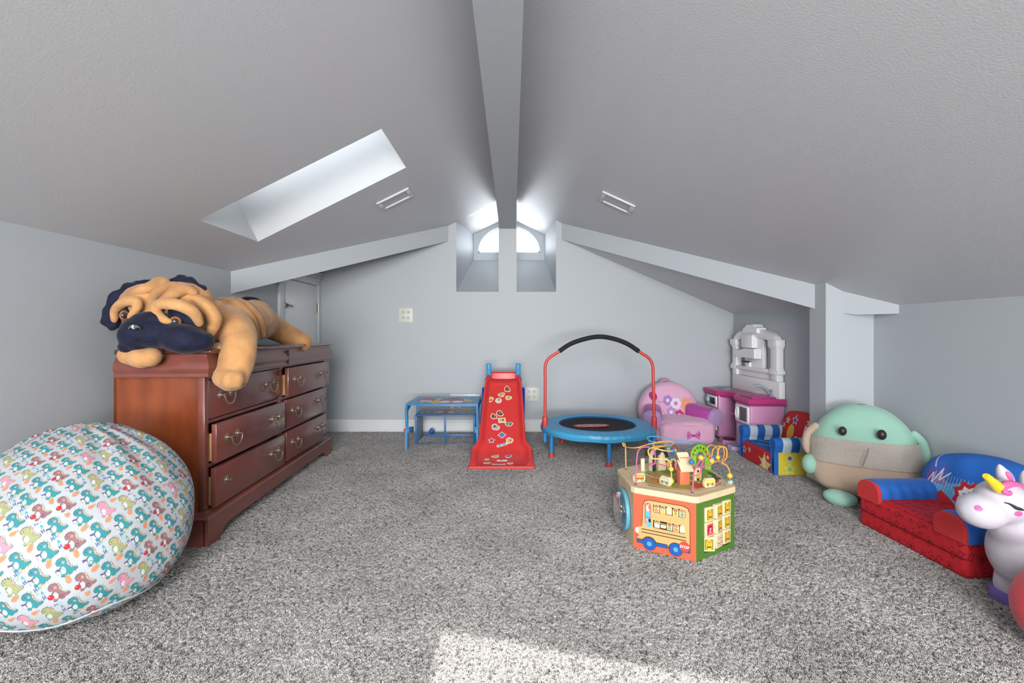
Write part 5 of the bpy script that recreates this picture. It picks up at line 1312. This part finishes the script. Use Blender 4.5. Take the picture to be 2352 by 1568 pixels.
# ---- pale blue wheel with clear bead window on the left side
kL = -2; ML = FM(kL); L6 = face_M(kL)[2]
gw = MB().lathe([(.0001,0),(.098,0),(.100,.004),(.100,.014),(.097,.018),(.0001,.018)],48,ML@Matrix.Translation((.135,.003,.135))@Matrix.Rotation(-PI/2,4,'X')).build('blue_disc', LBL, ac)
CLEAR = mat('clear_plastic','#ffffff',.05,trans=1,ior=1.2,spec=.4)
MB().lathe([(.080,.018),(.080,.030),(.070,.042),(.04,.048),(.0001,.05)],40,ML@Matrix.Translation((.135,.003,.135))@Matrix.Rotation(-PI/2,4,'X')).build('bead_dome', CLEAR, gw)
rb = random.Random(9)
for k in range(7):
    a = rb.uniform(0,2*PI); r = rb.uniform(.01,.06); MB().ball(ML@Vector((.135+r*math.cos(a),.032,.125+r*math.sin(a)*.9)),.006+.003*(k==0),10).build('loose_bead', pmat(['#c0303a','#e8c33c','#3a78b8','#c05aa0','#5aa04a','#e8e4de','#d9693a'][k]), gw)
# ---- top: printed scene, road groove, house, arches, cars, figures and bead wires
def top_at(px, py, z=ZT):
    d = (1-z)*F/(py-HZ); return Vector(((px-CX)/F*d, d, z))-AC
cvt = Canvas(.56,.56,420,'#dcc8a4')
def TP(px,py): p = top_at(px,py); return (p.x+.28,p.y+.28)
cvt.poly([TP(*q) for q in ((1468,1094),(1490,1078),(1530,1068),(1600,1062),(1640,1072),(1650,1096),(1640,1118),(1600,1122),(1540,1124),(1490,1116))],'#8fa24a')
cvt.poly([TP(*q) for q in ((1476,1096),(1500,1086),(1545,1092),(1540,1112),(1500,1110))],'#c08a4c'); cvt.poly([TP(*q) for q in ((1500,1075),(1560,1070),(1580,1082),(1530,1090))],'#5c8a34')
cvt.poly([TP(*q) for q in ((1580,1110),(1650,1100),(1652,1112),(1600,1122))],'#b8432c'); cvt.poly([TP(*q) for q in ((1622,1082),(1650,1090),(1658,1100),(1640,1104))],'#3d5c36'); cvt.poly([TP(*q) for q in ((1540,1096),(1565,1094),(1575,1106),(1548,1110))],'#4a7a5c')
for q in ((1500,1100),(1512,1107),(1530,1104),(1588,1104),(1606,1108),(1490,1088),(1560,1110),(1630,1092),(1650,1095)): cvt.ell(*TP(*q),.010,.012,['#d9693a','#e8c33c','#4a7a3c'][q[0]%3])
for q in ((1655,1108),(1664,1110),(1655,1113),(1664,1115)): cvt.ell(*TP(*q),.006,.005,['#a8432c','#4a7a5c'][q[0]%2])
road=[TP(*q) for q in ((1462,1098),(1485,1110),(1520,1118),(1560,1123),(1600,1125),(1635,1118),(1652,1108))]
cvt.line(road,.020,'#b5632f'); cvt.line(road,.012,'#dcb88a')
cvt.line([TP(*q) for q in ((1475,1085),(1500,1096),(1530,1100),(1560,1098))],.008,'#e8dcc0')
hp = MB().prism(hexp(RH-.012,.012),0,.0008,'z').mesh('t'); 
def tg(U,V): return np.stack([(U-.5)*.54,(V-.5)*.54,np.full_like(U,ZT+.0006)],-1)
me,U,V = grid_mesh('printed_scene',tg,180,180)
bm = bmesh.new(); bm.from_mesh(me)
def inhex(p): return all((hv(k,RH-.012)-Vector((p.x,p.y,0))).dot(((hv(k+1)+hv(k))/2).normalized())>=0 for k in range(6))
bmesh.ops.delete(bm,geom=[f for f in bm.faces if not inhex(f.calc_center_median())],context='FACES'); bm.to_mesh(me); bm.free()
ts = link('printed_scene',me,mat('top_print','#ffffff',.5,attr='print'),ac); co=coords(ts); paint(ts,cvt.smp(np.clip(co[:,0]+.28,0,.559),np.clip(co[:,1]+.28,0,.559)))
# house
hp_ = top_at(1569,1110); hz = ZT
hM = Matrix.Translation(hp_)@Matrix.Rotation(.12,4,'Z')
h_o = MB().rbox((-.024,-.018,0),(.024,.022,.085),.002,2,hM).build('house', mat('coral_paint','#e0704e',.45), ac)
MB().rbox((-.026,-.021,.060),(.026,.024,.064),.001,1,hM@Matrix.Rotation(0,4,'X')).build('house_band', mat('coral_light','#e89a7c',.45), h_o)
def roofb(x0,x1,y0,z0,y1,z1,t=.006): 
    return MB().prism([(y0,z0),(y1,z1),(y1+.002,z1+t),(y0-.002,z0+t)],x0,x1,'x',hM)
roofb(-.031,.031,-.040,.066,-.004,.106).build('roof_board', MAPLE2, h_o)
roofb(-.027,.029,-.020,.104,.012,.138).build('roof_board', MAPLE2, h_o)
MB().rbox((-.022,-.010,.085),(.024,.020,.125),.002,1,hM).build('upper_block', mat('coral_paint','#e0704e',.45), h_o)
# arches: ladybird-spot green, black and plain ones
def arch_piece(name,px,py,w,h,t,m,face=None,rot=0,dots=None,zoff=0,op=.55,mface=None):
    p = top_at(px,py); M = Matrix.Translation(p)@Matrix.Rotation(rot,4,'Z'); k=14
    outer=[(-w,0)]+[(w*-math.cos(PI*i/k),h*.45+h*.55*math.sin(PI*i/k)) for i in range(k+1)]+[(w,0)]
    wi=w*op; hi=h*.72
    inner=[(wi,0)]+[(wi*math.cos(PI*i/k),hi*.45+hi*.55*math.sin(PI*i/k)) for i in range(k+1)]+[(-wi,0)]
    o=MB().prism(outer+inner,-t/2,t/2,'y',M).build(name,m,ac)
    if mface: MB().prism(outer+inner,-t/2-.0012,-t/2,'y',M).build('painted_face',mface,o)
    if dots:
        for i in range(dots):
            a=PI*(.08+.84*i/(dots-1)); q=(w+wi)/2*(1 if i%2 else 1.0); MB().prism(ellp(-q*math.cos(a),h*.45+h*.46*math.sin(a)*.95,.0045,.006,10),-t/2-.002,-t/2-.0003,'y',M).build('spot',mat('spot_brown','#5a5a1c',.5),o)
    return o
arch_piece('rainbow_arch',1610,1074,.050,.125,.030,mat('lime_paint','#7fbf2e',.4),rot=-.55,dots=7,op=.42)
arch_piece('dark_arch',1513,1078,.055,.118,.026,MAPLE2,rot=.45,mface=mat('charcoal_paint','#33383e',.45),op=.62)
MB().prism([(-.024,0),(.024,0),(.016,.075),(.004,.095),(-.006,.092),(-.016,.07)],-.008,.008,'y',Matrix.Translation(top_at(1519,1079))@Matrix.Rotation(.3,4,'Z')).build('tree_piece', MAPLE2, ac)
MB().rbox((-.010,-.006,0),(.010,.006,.065),.002,1,Matrix.Translation(top_at(1476,1081))).build('post_piece', MAPLE2, ac)
# cars and buses that run in the groove
def car(px,py,cols,rot,w=.030,h=.040,t=.018):
    p = top_at(px,py); M = Matrix.Translation(p)@Matrix.Rotation(rot,4,'Z')
    o = MB().prism([(-w*.85,.0),(w*.8,.0),(w,.012),(w*.95,h*.8),(w*.7,h),(-w*.6,h),(-w,h*.6),(-w,.01)],-t/2,t/2,'y',M,bev=.002).build('wooden_car', MAPLE2, ac)
    def f(n,pts,lv,c): return MB().prism(pts,-t/2-.0010-.0007*lv,-t/2-.0003-.0007*lv,'y',M).build(n,pmat(c),o)
    f('car_print',rrect(-w*.75,w*.75,.011,h*.85,.004),0,cols[0])
    for i in range(4): f('window_print',rrect(-w*.62+i*w*.32,-w*.62+i*w*.32+w*.22,h*.55,h*.76,.001),1,cols[1])
    for s_ in (-.42,.42): f('tyre_print',ellp(s_*w,.012,.0062,.0062,14),2,'#2c2c30'); f('rim_print',ellp(s_*w,.012,.003,.003,10),3,'#d8d4cc')
    MB().lathe([(.004,-.004),(.004,.002)],8,M).build('peg',pmat('#8a6a4c'),o)
    return o
car(1467,1105,('#cf6a24','#f0c24a'),.12); car(1529,1113,('#a8b48a','#d8dcd0'),-.95); car(1628,1117,('#dfb52e','#efe0a0'),.28)
# little figures painted on plates
def figure(px,py,rot,c1,c2,w=.018,h=.062):
    p = top_at(px,py); M = Matrix.Translation(p)@Matrix.Rotation(rot,4,'Z')
    o = MB().prism([(-w,0),(w,0),(w*1.05,h*.7),(w*.6,h),(-w*.6,h),(-w*1.05,h*.7)],-.004,.004,'y',M).build('figure_plate', MAPLE2, ac)
    def f(n,pts,lv,c): return MB().prism(pts,-.0046-.0006*lv,-.0040-.0006*lv,'y',M).build(n,pmat(c),o)
    f('body_print',[(-w*.5,h*.1),(w*.5,h*.1),(w*.35,h*.55),(w*.75,h*.7),(-w*.75,h*.62),(-w*.35,h*.5)],0,c1); f('head_print',ellp(0,h*.75,w*.36,w*.36,14),1,c2); f('leg_print',rrect(-w*.35,w*.3,h*.02,h*.18,.001),1,'#2c2a30')
figure(1529,1078,.1,'#c9a23a','#3a2a24'); figure(1546,1080,-.1,'#8c2430','#5a2c2c'); figure(1602,1103,.2,'#c9b83a','#4a2c22')
# bead wires
WR = {'y':mat('wire_yellow','#e2b458',.35),'p':mat('wire_pink','#c8628c',.35),'b':mat('wire_blue','#5aa2c8',.35),'o':mat('wire_orange','#e29a4c',.35)}
def wire(kc, pts, beads=()):
    """pts are (pixel x, pixel y, distance); beads: (index fraction, colour, radius)"""
    P = spline([W(a,b_,d)-AC for a,b_,d in pts],7); o = MB().tube(P,.0031,7).build('bead_wire', WR[kc], ac)
    for e_ in (P[0],P[-1]):
        if abs(e_.z-ZT)<.012: MB().lathe([(.007,0),(.006,.003),(.0001,.003)],10,Matrix.Translation((e_.x,e_.y,ZT))).build('wire_ferrule',BLK,o)
    for t,c,r in beads:
        MB().ball(P[int(t*(len(P)-1))],r,14).build('bead',pmat(c,.25),o)
    return o
def base(px,py): d=(1-ZT)*F/(py-HZ); return (px,py,d)
YE,BL_,AQ='#dfb63e','#2d74ae','#8fc4bd'
b1=base(1438,1077); b2=base(1543,1114)
wire('y',[b1,(1437,1050,b1[2]),(1436,1022,b1[2]),(1430,1018,b1[2]-.01),(1436,1026,b1[2]-.02),(1462,1028,2.22),(1490,1020,2.25),(1520,1014,2.3),(1544,1015,2.36),(1542,1022,2.33),(1515,1024,2.25),(1498,1026,2.2),(1515,1032,2.16),(1538,1036,2.18),(1548,1034,2.2)],((.97,BL_,.011),))
wire('y',[(1548,1034,2.2),(1520,1034,2.30),(1500,1020,2.34),(1520,1016,2.34),(1534,1022,2.28),(1510,1026,2.2),(1492,1030,2.16),(1489,1040,2.14),(1498,1052,2.13),(1520,1054,2.12),(1536,1058,2.11),(1541,1072,2.10),b2],((.93,YE,.0115),(.985,YE,.0115)))
p1=base(1460,1112); p2=base(1590,1131)
wire('p',[p1,(1461,1080,p1[2]),(1463,1050,p1[2]),(1468,1032,p1[2]+.01),(1482,1026,p1[2]+.03),(1499,1031,p1[2]+.05),(1505,1045,p1[2]+.06),(1504,1062,p1[2]+.06),(1496,1069,p1[2]+.04),(1492,1065,p1[2]+.05),(1508,1064,p1[2]+.07),(1530,1070,p1[2]+.09),(1548,1077,p1[2]+.10),(1560,1086,p1[2]+.10)],())
wire('p',[p2,(1592,1108,p2[2]),(1594,1085,p2[2]),(1604,1062,p2[2]+.03),(1610,1048,p2[2]+.06),(1598,1045,p2[2]+.09),(1587,1052,p2[2]+.09),(1590,1064,p2[2]+.06),(1600,1074,p2[2]+.04),(1612,1068,p2[2]+.05),(1617,1050,p2[2]+.07),(1628,1043,p2[2]+.09),(1635,1052,p2[2]+.09),(1630,1066,p2[2]+.07),(1612,1074,p2[2]+.05),(1606,1090,p2[2]+.03),(1584,1092,p2[2]+.05)],((.24,YE,.013),(.42,BL_,.0125),(.78,YE,.012)))
o2=base(1677,1108)
wire('o',[(1622,1070,2.2),(1640,1060,2.18),(1628,1045,2.2),(1624,1030,2.22),(1632,1022,2.24),(1645,1026,2.25),(1650,1042,2.22),(1645,1060,2.18),(1636,1050,2.18),(1638,1032,2.2),(1650,1024,2.22),(1662,1030,2.22),(1662,1050,2.2),(1652,1060,2.17),(1648,1040,2.17),(1655,1026,2.18),(1668,1030,2.18),(1668,1052,2.16),(1658,1062,2.14),(1668,1068,2.13),(1675,1080,2.12),(1676,1092,2.11),o2],((.08,YE,.011),(.36,BL_,.0125),(.62,YE,.011),(.955,YE,.0125),(.995,AQ,.0125)))
bb=base(1536,1076)
wire('b',[bb,(1536,1050,bb[2]),(1535,1030,bb[2]),(1528,1020,bb[2]),(1545,1018,bb[2]),(1575,1018,2.42),(1600,1028,2.45),(1612,1052,2.46)],((.30,AQ,.010),))
wire('b',[(1626,1050,2.45),(1625,1032,2.46),(1612,1018,2.46),(1580,1012,2.45),(1540,1008,2.44),(1505,1002,2.43),(1488,1004,2.42),(1492,1012,2.40),(1520,1018,2.38),(1540,1026,2.36),(1549,1030,2.34),(1551,1045,2.34)],((.90,'#c2403c',.010),(.94,YE,.010)))

# ================================================================== MINT ROUND PLUSH
MINT = mat('mint_plush', '#97c4b2', .85, sheen=.35, bump=.35, bscale=200, bdist=.002); FLE = mat('cream_fleece', '#b9b1a6', .95, sheen=.3, bump=1, bscale=150, bdist=.008); TANF = mat('pale_tan_fabric', '#c0a994', .9, sheen=.3, bump=.3, bscale=200, bdist=.002)
mpr = -.62
mp = thing('round_plush_cushion', 'huge round plush cushion, mint top, cream fleece band, tan base, against column', 'plush toy', (2.085, 2.70, 0), math.radians(-33))
# a plain pillow-like body; x wide, y thick, z tall, leaning back slightly
def mbody(z0, z1, dr, name, m, nv=40, wob=.004, closed=True):
    def fn(U, V):
        a = 2*PI*U; t = z0+(z1-z0)*V                      # t in 0..1 of the height
        tt = np.clip(t,.0,1)
        w = .262*np.sqrt(np.clip(1-np.abs((tt-.40)/.602)**2.6,0,1)) * np.where(tt>.62,1-.10*(tt-.62),1)
        w = np.where(tt<.40, .262*np.sqrt(np.clip(1-np.abs((.40-tt)/.405)**3.6,0,1)), w)
        e = .75
        x = (w+dr)*np.sign(np.cos(a))*np.abs(np.cos(a))**e; y = (w*.56+dr)*np.sign(np.sin(a))*np.abs(np.sin(a))**.9
        z = .02+.545*tt
        y = y+.10*tt
        p = np.stack([x,y,z],-1)
        if wob:
            d=np.array([noise.noise(Vector(q)*9) for q in p]); p[:,1]+=d*wob; p[:,0]+=d*wob
        return p
    me,U,V = grid_mesh(name, fn, 120, nv, True); return link(name, me, m, mp)
mbody(.0,.44,0,'tan_base',TANF,40); mbody(.60,1.0,0,'mint_top',MINT,60); fb = mbody(.385,.645,.010,'fleece_band',FLE,60,.007)
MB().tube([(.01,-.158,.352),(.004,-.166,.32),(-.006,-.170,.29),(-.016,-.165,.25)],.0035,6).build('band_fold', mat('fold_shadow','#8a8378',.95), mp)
for x,rx in ((-.105,.027),(.075,.029)):
    MB().ball((x,-.098,.425),(rx*.78,.022,rx),18).build('button_eye', mat('dark_button','#35292a',.35), mp)
for sx,yy in ((-1,0),(1,.02)):
    blob('side_flap',[('t',[(sx*.235,.03+yy,.42),(sx*.272,.04+yy,.37),(sx*.285,.03+yy,.30),(sx*.275,.03+yy,.25)],[.022,.026,.024,.014])],TANF if sx<0 else MINT,mp,.008,3)
blob('arm',[('b',(-.265,-.02,.19),(.045,.05,.060))],MINT,mp,.008,3)
blob('foot',[('b',(-.125,-.165,.048),(.080,.055,.045),(0,.15,0)),('b',(-.09,-.16,.045),(.055,.05,.038))],MINT,mp,.008,3)

# ================================================================== RED AND BLUE TODDLER SOFA
RSF = mat('blue_jersey', '#2368c2', .7, bump=.4, bscale=22, bdist=.006, sheen=.15); RSR = mat('red_jersey', '#cf3234', .7, bump=.3, bscale=30, bdist=.004, sheen=.15)
rs = thing('red_blue_toddler_sofa', 'red toddler sofa with blue arms and bold printed blue back', 'sofa', (2.07, 2.112, 0), -PI/2+.02)
# local x -> towards the camera, local y -> towards the wall, front at y=-.25
cvp = Canvas(.30,.30,900,'#c8222e'); rr = random.Random(2)
for i in range(5):
    for j in range(5):
        x=.03+.06*i+(.03 if j%2 else 0); y=.03+.06*j
        for ox in (0,-.3):
            k=(i+2*j)%3
            if k==0:
                cvp.ell(x+ox,y,.019,.019,'#6e0f1c'); cvp.ell(x+ox,y,.0165,.0165,'#c8222e'); cvp.star(x+ox,y,.014,'#6e0f1c',.3,8,.4); 
            elif k==1:
                cvp.ell(x+ox,y,.012,.012,'#7c1220'); cvp.ell(x+ox,y,.010,.010,'#c8222e'); cvp.star(x+ox,y,.008,'#7c1220',0,5)
                cvp.star(x+ox+.026,y+.012,.007,'#7c1220',.3)
            else:
                pts=[(x+ox+.024*math.cos(a)+.004*math.sin(5*a),y+.014*math.sin(2*a)+.010*math.cos(a)) for a in [2*PI*q/24 for q in range(24)]]
                cvp.line(pts+[pts[0]],.0045,'#7c1220'); cvp.star(x+ox-.02,y+.022,.006,'#7c1220')
def tri(co,no):
    ax=np.argmax(np.abs(no),1); u=np.where(ax==0,co[:,1],co[:,0]); v=np.where(ax==2,co[:,1],co[:,2]); return cvp.smp(u+6,v+6)
block('seat_base',(-.275,-.25,.005),(.275,.19,.165),PRF,rs,tri,.022,110)
block('seat_cushion',(-.165,-.235,.155),(.165,.15,.178),PRF,rs,tri,.010,70)
MB().tube([(-.276,-.253,.088),(.276,-.253,.088)],.0025,6).build('piping', mat('dark_red_seam','#6e0f1c',.8), rs)
for sx in (-1,1):
    def armf(U,V,sx=sx):
        prof=[(.150,.150),(.140,.165),(.142,.215),(.165,.245),(.205,.255),(.248,.248),(.277,.222),(.285,.185),(.280,.150)]
        ps=spline([(p[0],p[1],0) for p in prof],6); A=np.array([tuple(p) for p in ps]); t=U*(len(ps)-1); i=np.clip(t.astype(int),0,len(ps)-2); f=t-i
        x=A[i,0]*(1-f)+A[i+1,0]*f; z=A[i,1]*(1-f)+A[i+1,1]*f
        y=-.245+.36*V; k=np.where(V<.04,.90+.10*np.sqrt(np.clip(1-((.04-V)/.04)**2,0,1)),1.0)
        x=.212+(x-.212)*k; z=.150+(z-.150)*k; d=.003*np.sin(38*V+4*U)
        return np.stack([sx*(x+d),y,z],-1)
    me,_,_=grid_mesh('armrest',armf,80,60); ar=link('armrest',me,RSF,rs)
    prof=[(.150,.148),(.142,.165),(.144,.215),(.166,.242),(.205,.251),(.246,.244),(.272,.220),(.280,.185),(.276,.148)]
    ps=[(sx*p.x,p.y) for p in spline([(a,b2,0) for a,b2 in prof],4)]
    MB().prism(ps,-.256,-.238,'y',bev=.004,sm=False).build('arm_front', RSR, rs)
def rback(U,V):
    a=2*PI*U; b_=PI*(V-.5)
    def sp(x,e): return np.sign(x)*np.abs(x)**e
    x=.285*sp(np.cos(b_),.7)*sp(np.cos(a),.8); z=.155*sp(np.cos(b_),.7)*sp(np.sin(a),.85); y=-.085*sp(np.sin(b_),.7)
    z=z*np.where(z>0,1-.12*(np.abs(x)/.285)**2,1)
    d=.003*np.sin(40*x+8*z)
    return np.stack([x,y+.135+.25*z+d,z+.258],-1)
def rsh(p):
    x,y,z=p[:,0],p[:,1],p[:,2]; z=z*np.where(z>0,1-.12*(np.abs(x)/.285)**2,1); d=.003*np.sin(40*x+8*z); return np.stack([x,y+.135+.25*z+d,z+.258],-1)
o=pillow('backrest',.295,.165,.085,.75,PRF,rs,rsh,230); co=coords(o)
cvr=Canvas(.60,.42,900,'#2368c2')
# plain generic burst: halftone dots, white zig-zags, a pale web-less panel and two rounded colour patches
cvr.poly([(.11,.10),(.10,.24),(.14,.30),(.20,.27),(.30,.30),(.42,.31),(.50,.26),(.47,.13),(.36,.09),(.22,.08)],'#5aa6d6')
for k in range(26): cvr.line([(.10+.016*k,.085),(.13+.016*k,.31)],.002,'#a9d2ea')
for i in range(9):
    for j in range(11):
        r=.0055-.0004*j
        if r>.001: cvr.poly([(.09+.011*i-r,.26+.010*j),(.09+.011*i,.26+.010*j+r),(.09+.011*i+r,.26+.010*j),(.09+.011*i,.26+.010*j-r)],'#b8285a')
cvr.line([(.08,.22),(.12,.30),(.12,.25),(.16,.33),(.15,.27),(.20,.32)],.005,'#e6e2ea'); cvr.line([(.12,.33),(.10,.40)],.005,'#e6e2ea')
cvr.poly([(.10,.15),(.15,.18),(.17,.13),(.20,.17),(.14,.21)],'#cfe2f0')
cvr.poly([(.19,.09),(.27,.08),(.36,.12),(.44,.17),(.42,.21),(.32,.17),(.25,.19),(.17,.23),(.15,.20)],'#c42430')
cvr.star(.30,.24,.075,'#c42430',.3,8,.72); cvr.star(.30,.24,.048,'#e8e6ea',.3,8,.72); cvr.star(.30,.24,.026,'#1c2c6a',.1,5,.5)
cvr.line([(.27,.10),(.33,.13),(.42,.12)],.010,'#1c2c8a'); cvr.ell(.44,.145,.022,.022,'#c42430')
cols=cvr.smp(np.clip(.30+co[:,0],0,.599),np.clip(co[:,2],0,.419)); bk_=co[:,1]>.135+.25*(co[:,2]-.258)-.01; cols[bk_]=lin('#2368c2')[:3]; paint(o,cols)

# ================================================================== UNICORN HOPPER
UW = mat('unicorn_vinyl', '#c4c0cb', .42, sss=.0, coat=.1); UP = mat('unicorn_pink','#d9609c',.45); UY = mat('unicorn_yellow','#e2c62c',.4); UV_ = mat('hoof_violet','#7d6cc0',.45); UK = mat('lash_black','#2a2a2e',.5)
un = thing('toy_unicorn', 'white inflatable unicorn hopper with yellow horn and violet hooves', 'toy', (1.90, 1.58, 0))
UO = Vector((1.90,1.58,0))
def U_(px,py,d): return W(px,py,d)-UO
ush = [('b',U_(2255,1172,1.62),(.075,.066,.062),(0,.1,0)),('b',U_(2300,1150,1.63),(.080,.075,.075)),('b',U_(2335,1165,1.65),(.085,.078,.085)),
       ('t',[U_(2320,1180,1.65),U_(2345,1230,1.66),U_(2385,1285,1.68)],[.075,.085,.13]),
       ('b',U_(2400,1275,1.65),(.165,.145,.155)),('b',U_(2520,1270,1.63),(.19,.15,.16)),
       ('t',[U_(2370,1300,1.68),U_(2342,1325,1.69),U_(2330,1345,1.69)],[.09,.062,.060]),
       ('t',[U_(2480,1300,1.60),U_(2480,1360,1.58)],[.08,.06]),('t',[U_(2660,1300,1.55),U_(2680,1370,1.54)],[.08,.06]),('t',[U_(2590,1300,1.73),U_(2590,1340,1.74)],[.08,.06])]
def flat_feet(co):
    co[:,2]=np.maximum(co[:,2],.012); return co
blob('body',ush,UW,un,.010,6,.5,post=flat_feet)
for (px,d) in ((2330,1.69),(2480,1.575),(2680,1.54),(2590,1.74)):
    x=(px-CX)/F*d; MB().lathe([(.0001,0),(.064,0),(.068,.006),(.066,.040),(.058,.044),(.0001,.044)],28,Matrix.Translation(Vector((x,d,0))-UO)).build('hoof',UV_,un)
def cone(p,q,r0,r1,name,m,par=un,squash=None):
    n_=8; P=[Vector(p).lerp(Vector(q),i/n_) for i in range(n_+1)]; return MB().tube(P,[max(.001,r0+(r1-r0)*i/n_) for i in range(n_)]+[r1*.6],12).build(name,m,par)
hb=U_(2296,1122,1.585); ht=U_(2264,1092,1.565)
hn=MB().tube(spline([hb,hb.lerp(ht,.33),hb.lerp(ht,.66),ht],4),[.018,.0185,.0172,.0175,.0158,.0162,.0145,.015,.013,.0135,.0115,.0118,.009],12).build('horn',UY,un)
for (pb,pt,dd) in (((2312,1112),(2295,1066),1.66),((2362,1120),(2352,1080),1.72)):
    a=U_(*pb,dd); c=U_(*pt,dd); P=spline([a,a.lerp(c,.35)+Vector((.004,0,0)),a.lerp(c,.7),c],4); rr_=[.014,.020,.023,.024,.0235,.0225,.021,.019,.016,.013,.010,.006,.002]
    e=MB().tube(P,rr_,12).build('ear',UW,un)
    MB().tube([p+Vector((0,-.0165,0)) for p in P[2:9]],[.002,.008,.010,.0105,.010,.008,.003],10).build('ear_inner',UP,e)
MB().tube(spline([U_(2304,1116,1.585),U_(2316,1112,1.60),U_(2336,1116,1.62),U_(2366,1128,1.66)],5),[.005,.010,.012]+[.014]*12+[.014],10).build('mane',UP,un)
MB().tube(spline([U_(2304,1120,1.575),U_(2308,1129,1.565),U_(2317,1133,1.562),U_(2321,1128,1.565)],4),[.009]*6+[.008]*4+[.007,.006,.004],10).build('mane_curl',UP,un)
def on_body(px,py):
    """first hit of the sight line on the unicorn's body"""
    bo=[c for c in un.children if c.name.startswith('body')][0]
    o_=Vector((0,0,1))-UO; d_=Vector(((px-CX)/F,1,(HZ-py)/F)).normalized()
    ok,loc,nn,_=bo.ray_cast(o_,d_); return (loc,nn) if ok else (U_(px,py,1.58),Vector((0,-1,0)))
bpy.context.view_layer.update()
def spot(px,py,rx,ry,m,name,rot=0,heart=False):
    pts=[]
    for i in range(20):
        a=2*PI*i/20; dx=rx*math.cos(a); dy=ry*math.sin(a)
        if heart: dy-=ry*.35*abs(math.cos(a))*0
        x=px+dx*math.cos(rot)-dy*math.sin(rot); y=py+dx*math.sin(rot)+dy*math.cos(rot); l,n2=on_body(x,y); pts.append(l+n2*.0016)
    c,n2=on_body(px,py); b=MB().add(pts+[c+n2*.002],[(i,(i+1)%20,20) for i in range(20)]); return b.build(name,m,un,smooth=True)
spot(2246,1166,8,6,UP,'nostril'); spot(2252,1169,6,5,UP,'nostril')
spot(2339,1179,9,6,UP,'cheek_spot')
lash=[on_body(2306,1154),on_body(2316,1156),on_body(2326,1161),on_body(2334,1166),on_body(2344,1169),on_body(2351,1171)]
MB().tube(spline([l+n2*.001 for l,n2 in lash],3),[.0015,.002,.0025,.003,.0035,.004,.0045,.005,.0055,.006,.006,.0055,.005,.004,.003,.002],8).build('closed_eye',UK,un)

# ================================================================== RED PLUSH in the corner of the frame
rp_ = blob('red_plush_ball',[('b',(0,0,.150),(.185,.150,.150)),('b',(.02,.01,.17),(.15,.13,.14))],mat('red_velour','#cf3a48',.6,sheen=.25,bump=.4,bscale=60,bdist=.004),None,.012,10,.5,.005,7)
rp_.location=(1.742,1.378,0); tag(rp_,'bright red plush cushion at the right edge, in front of the unicorn','plush toy')
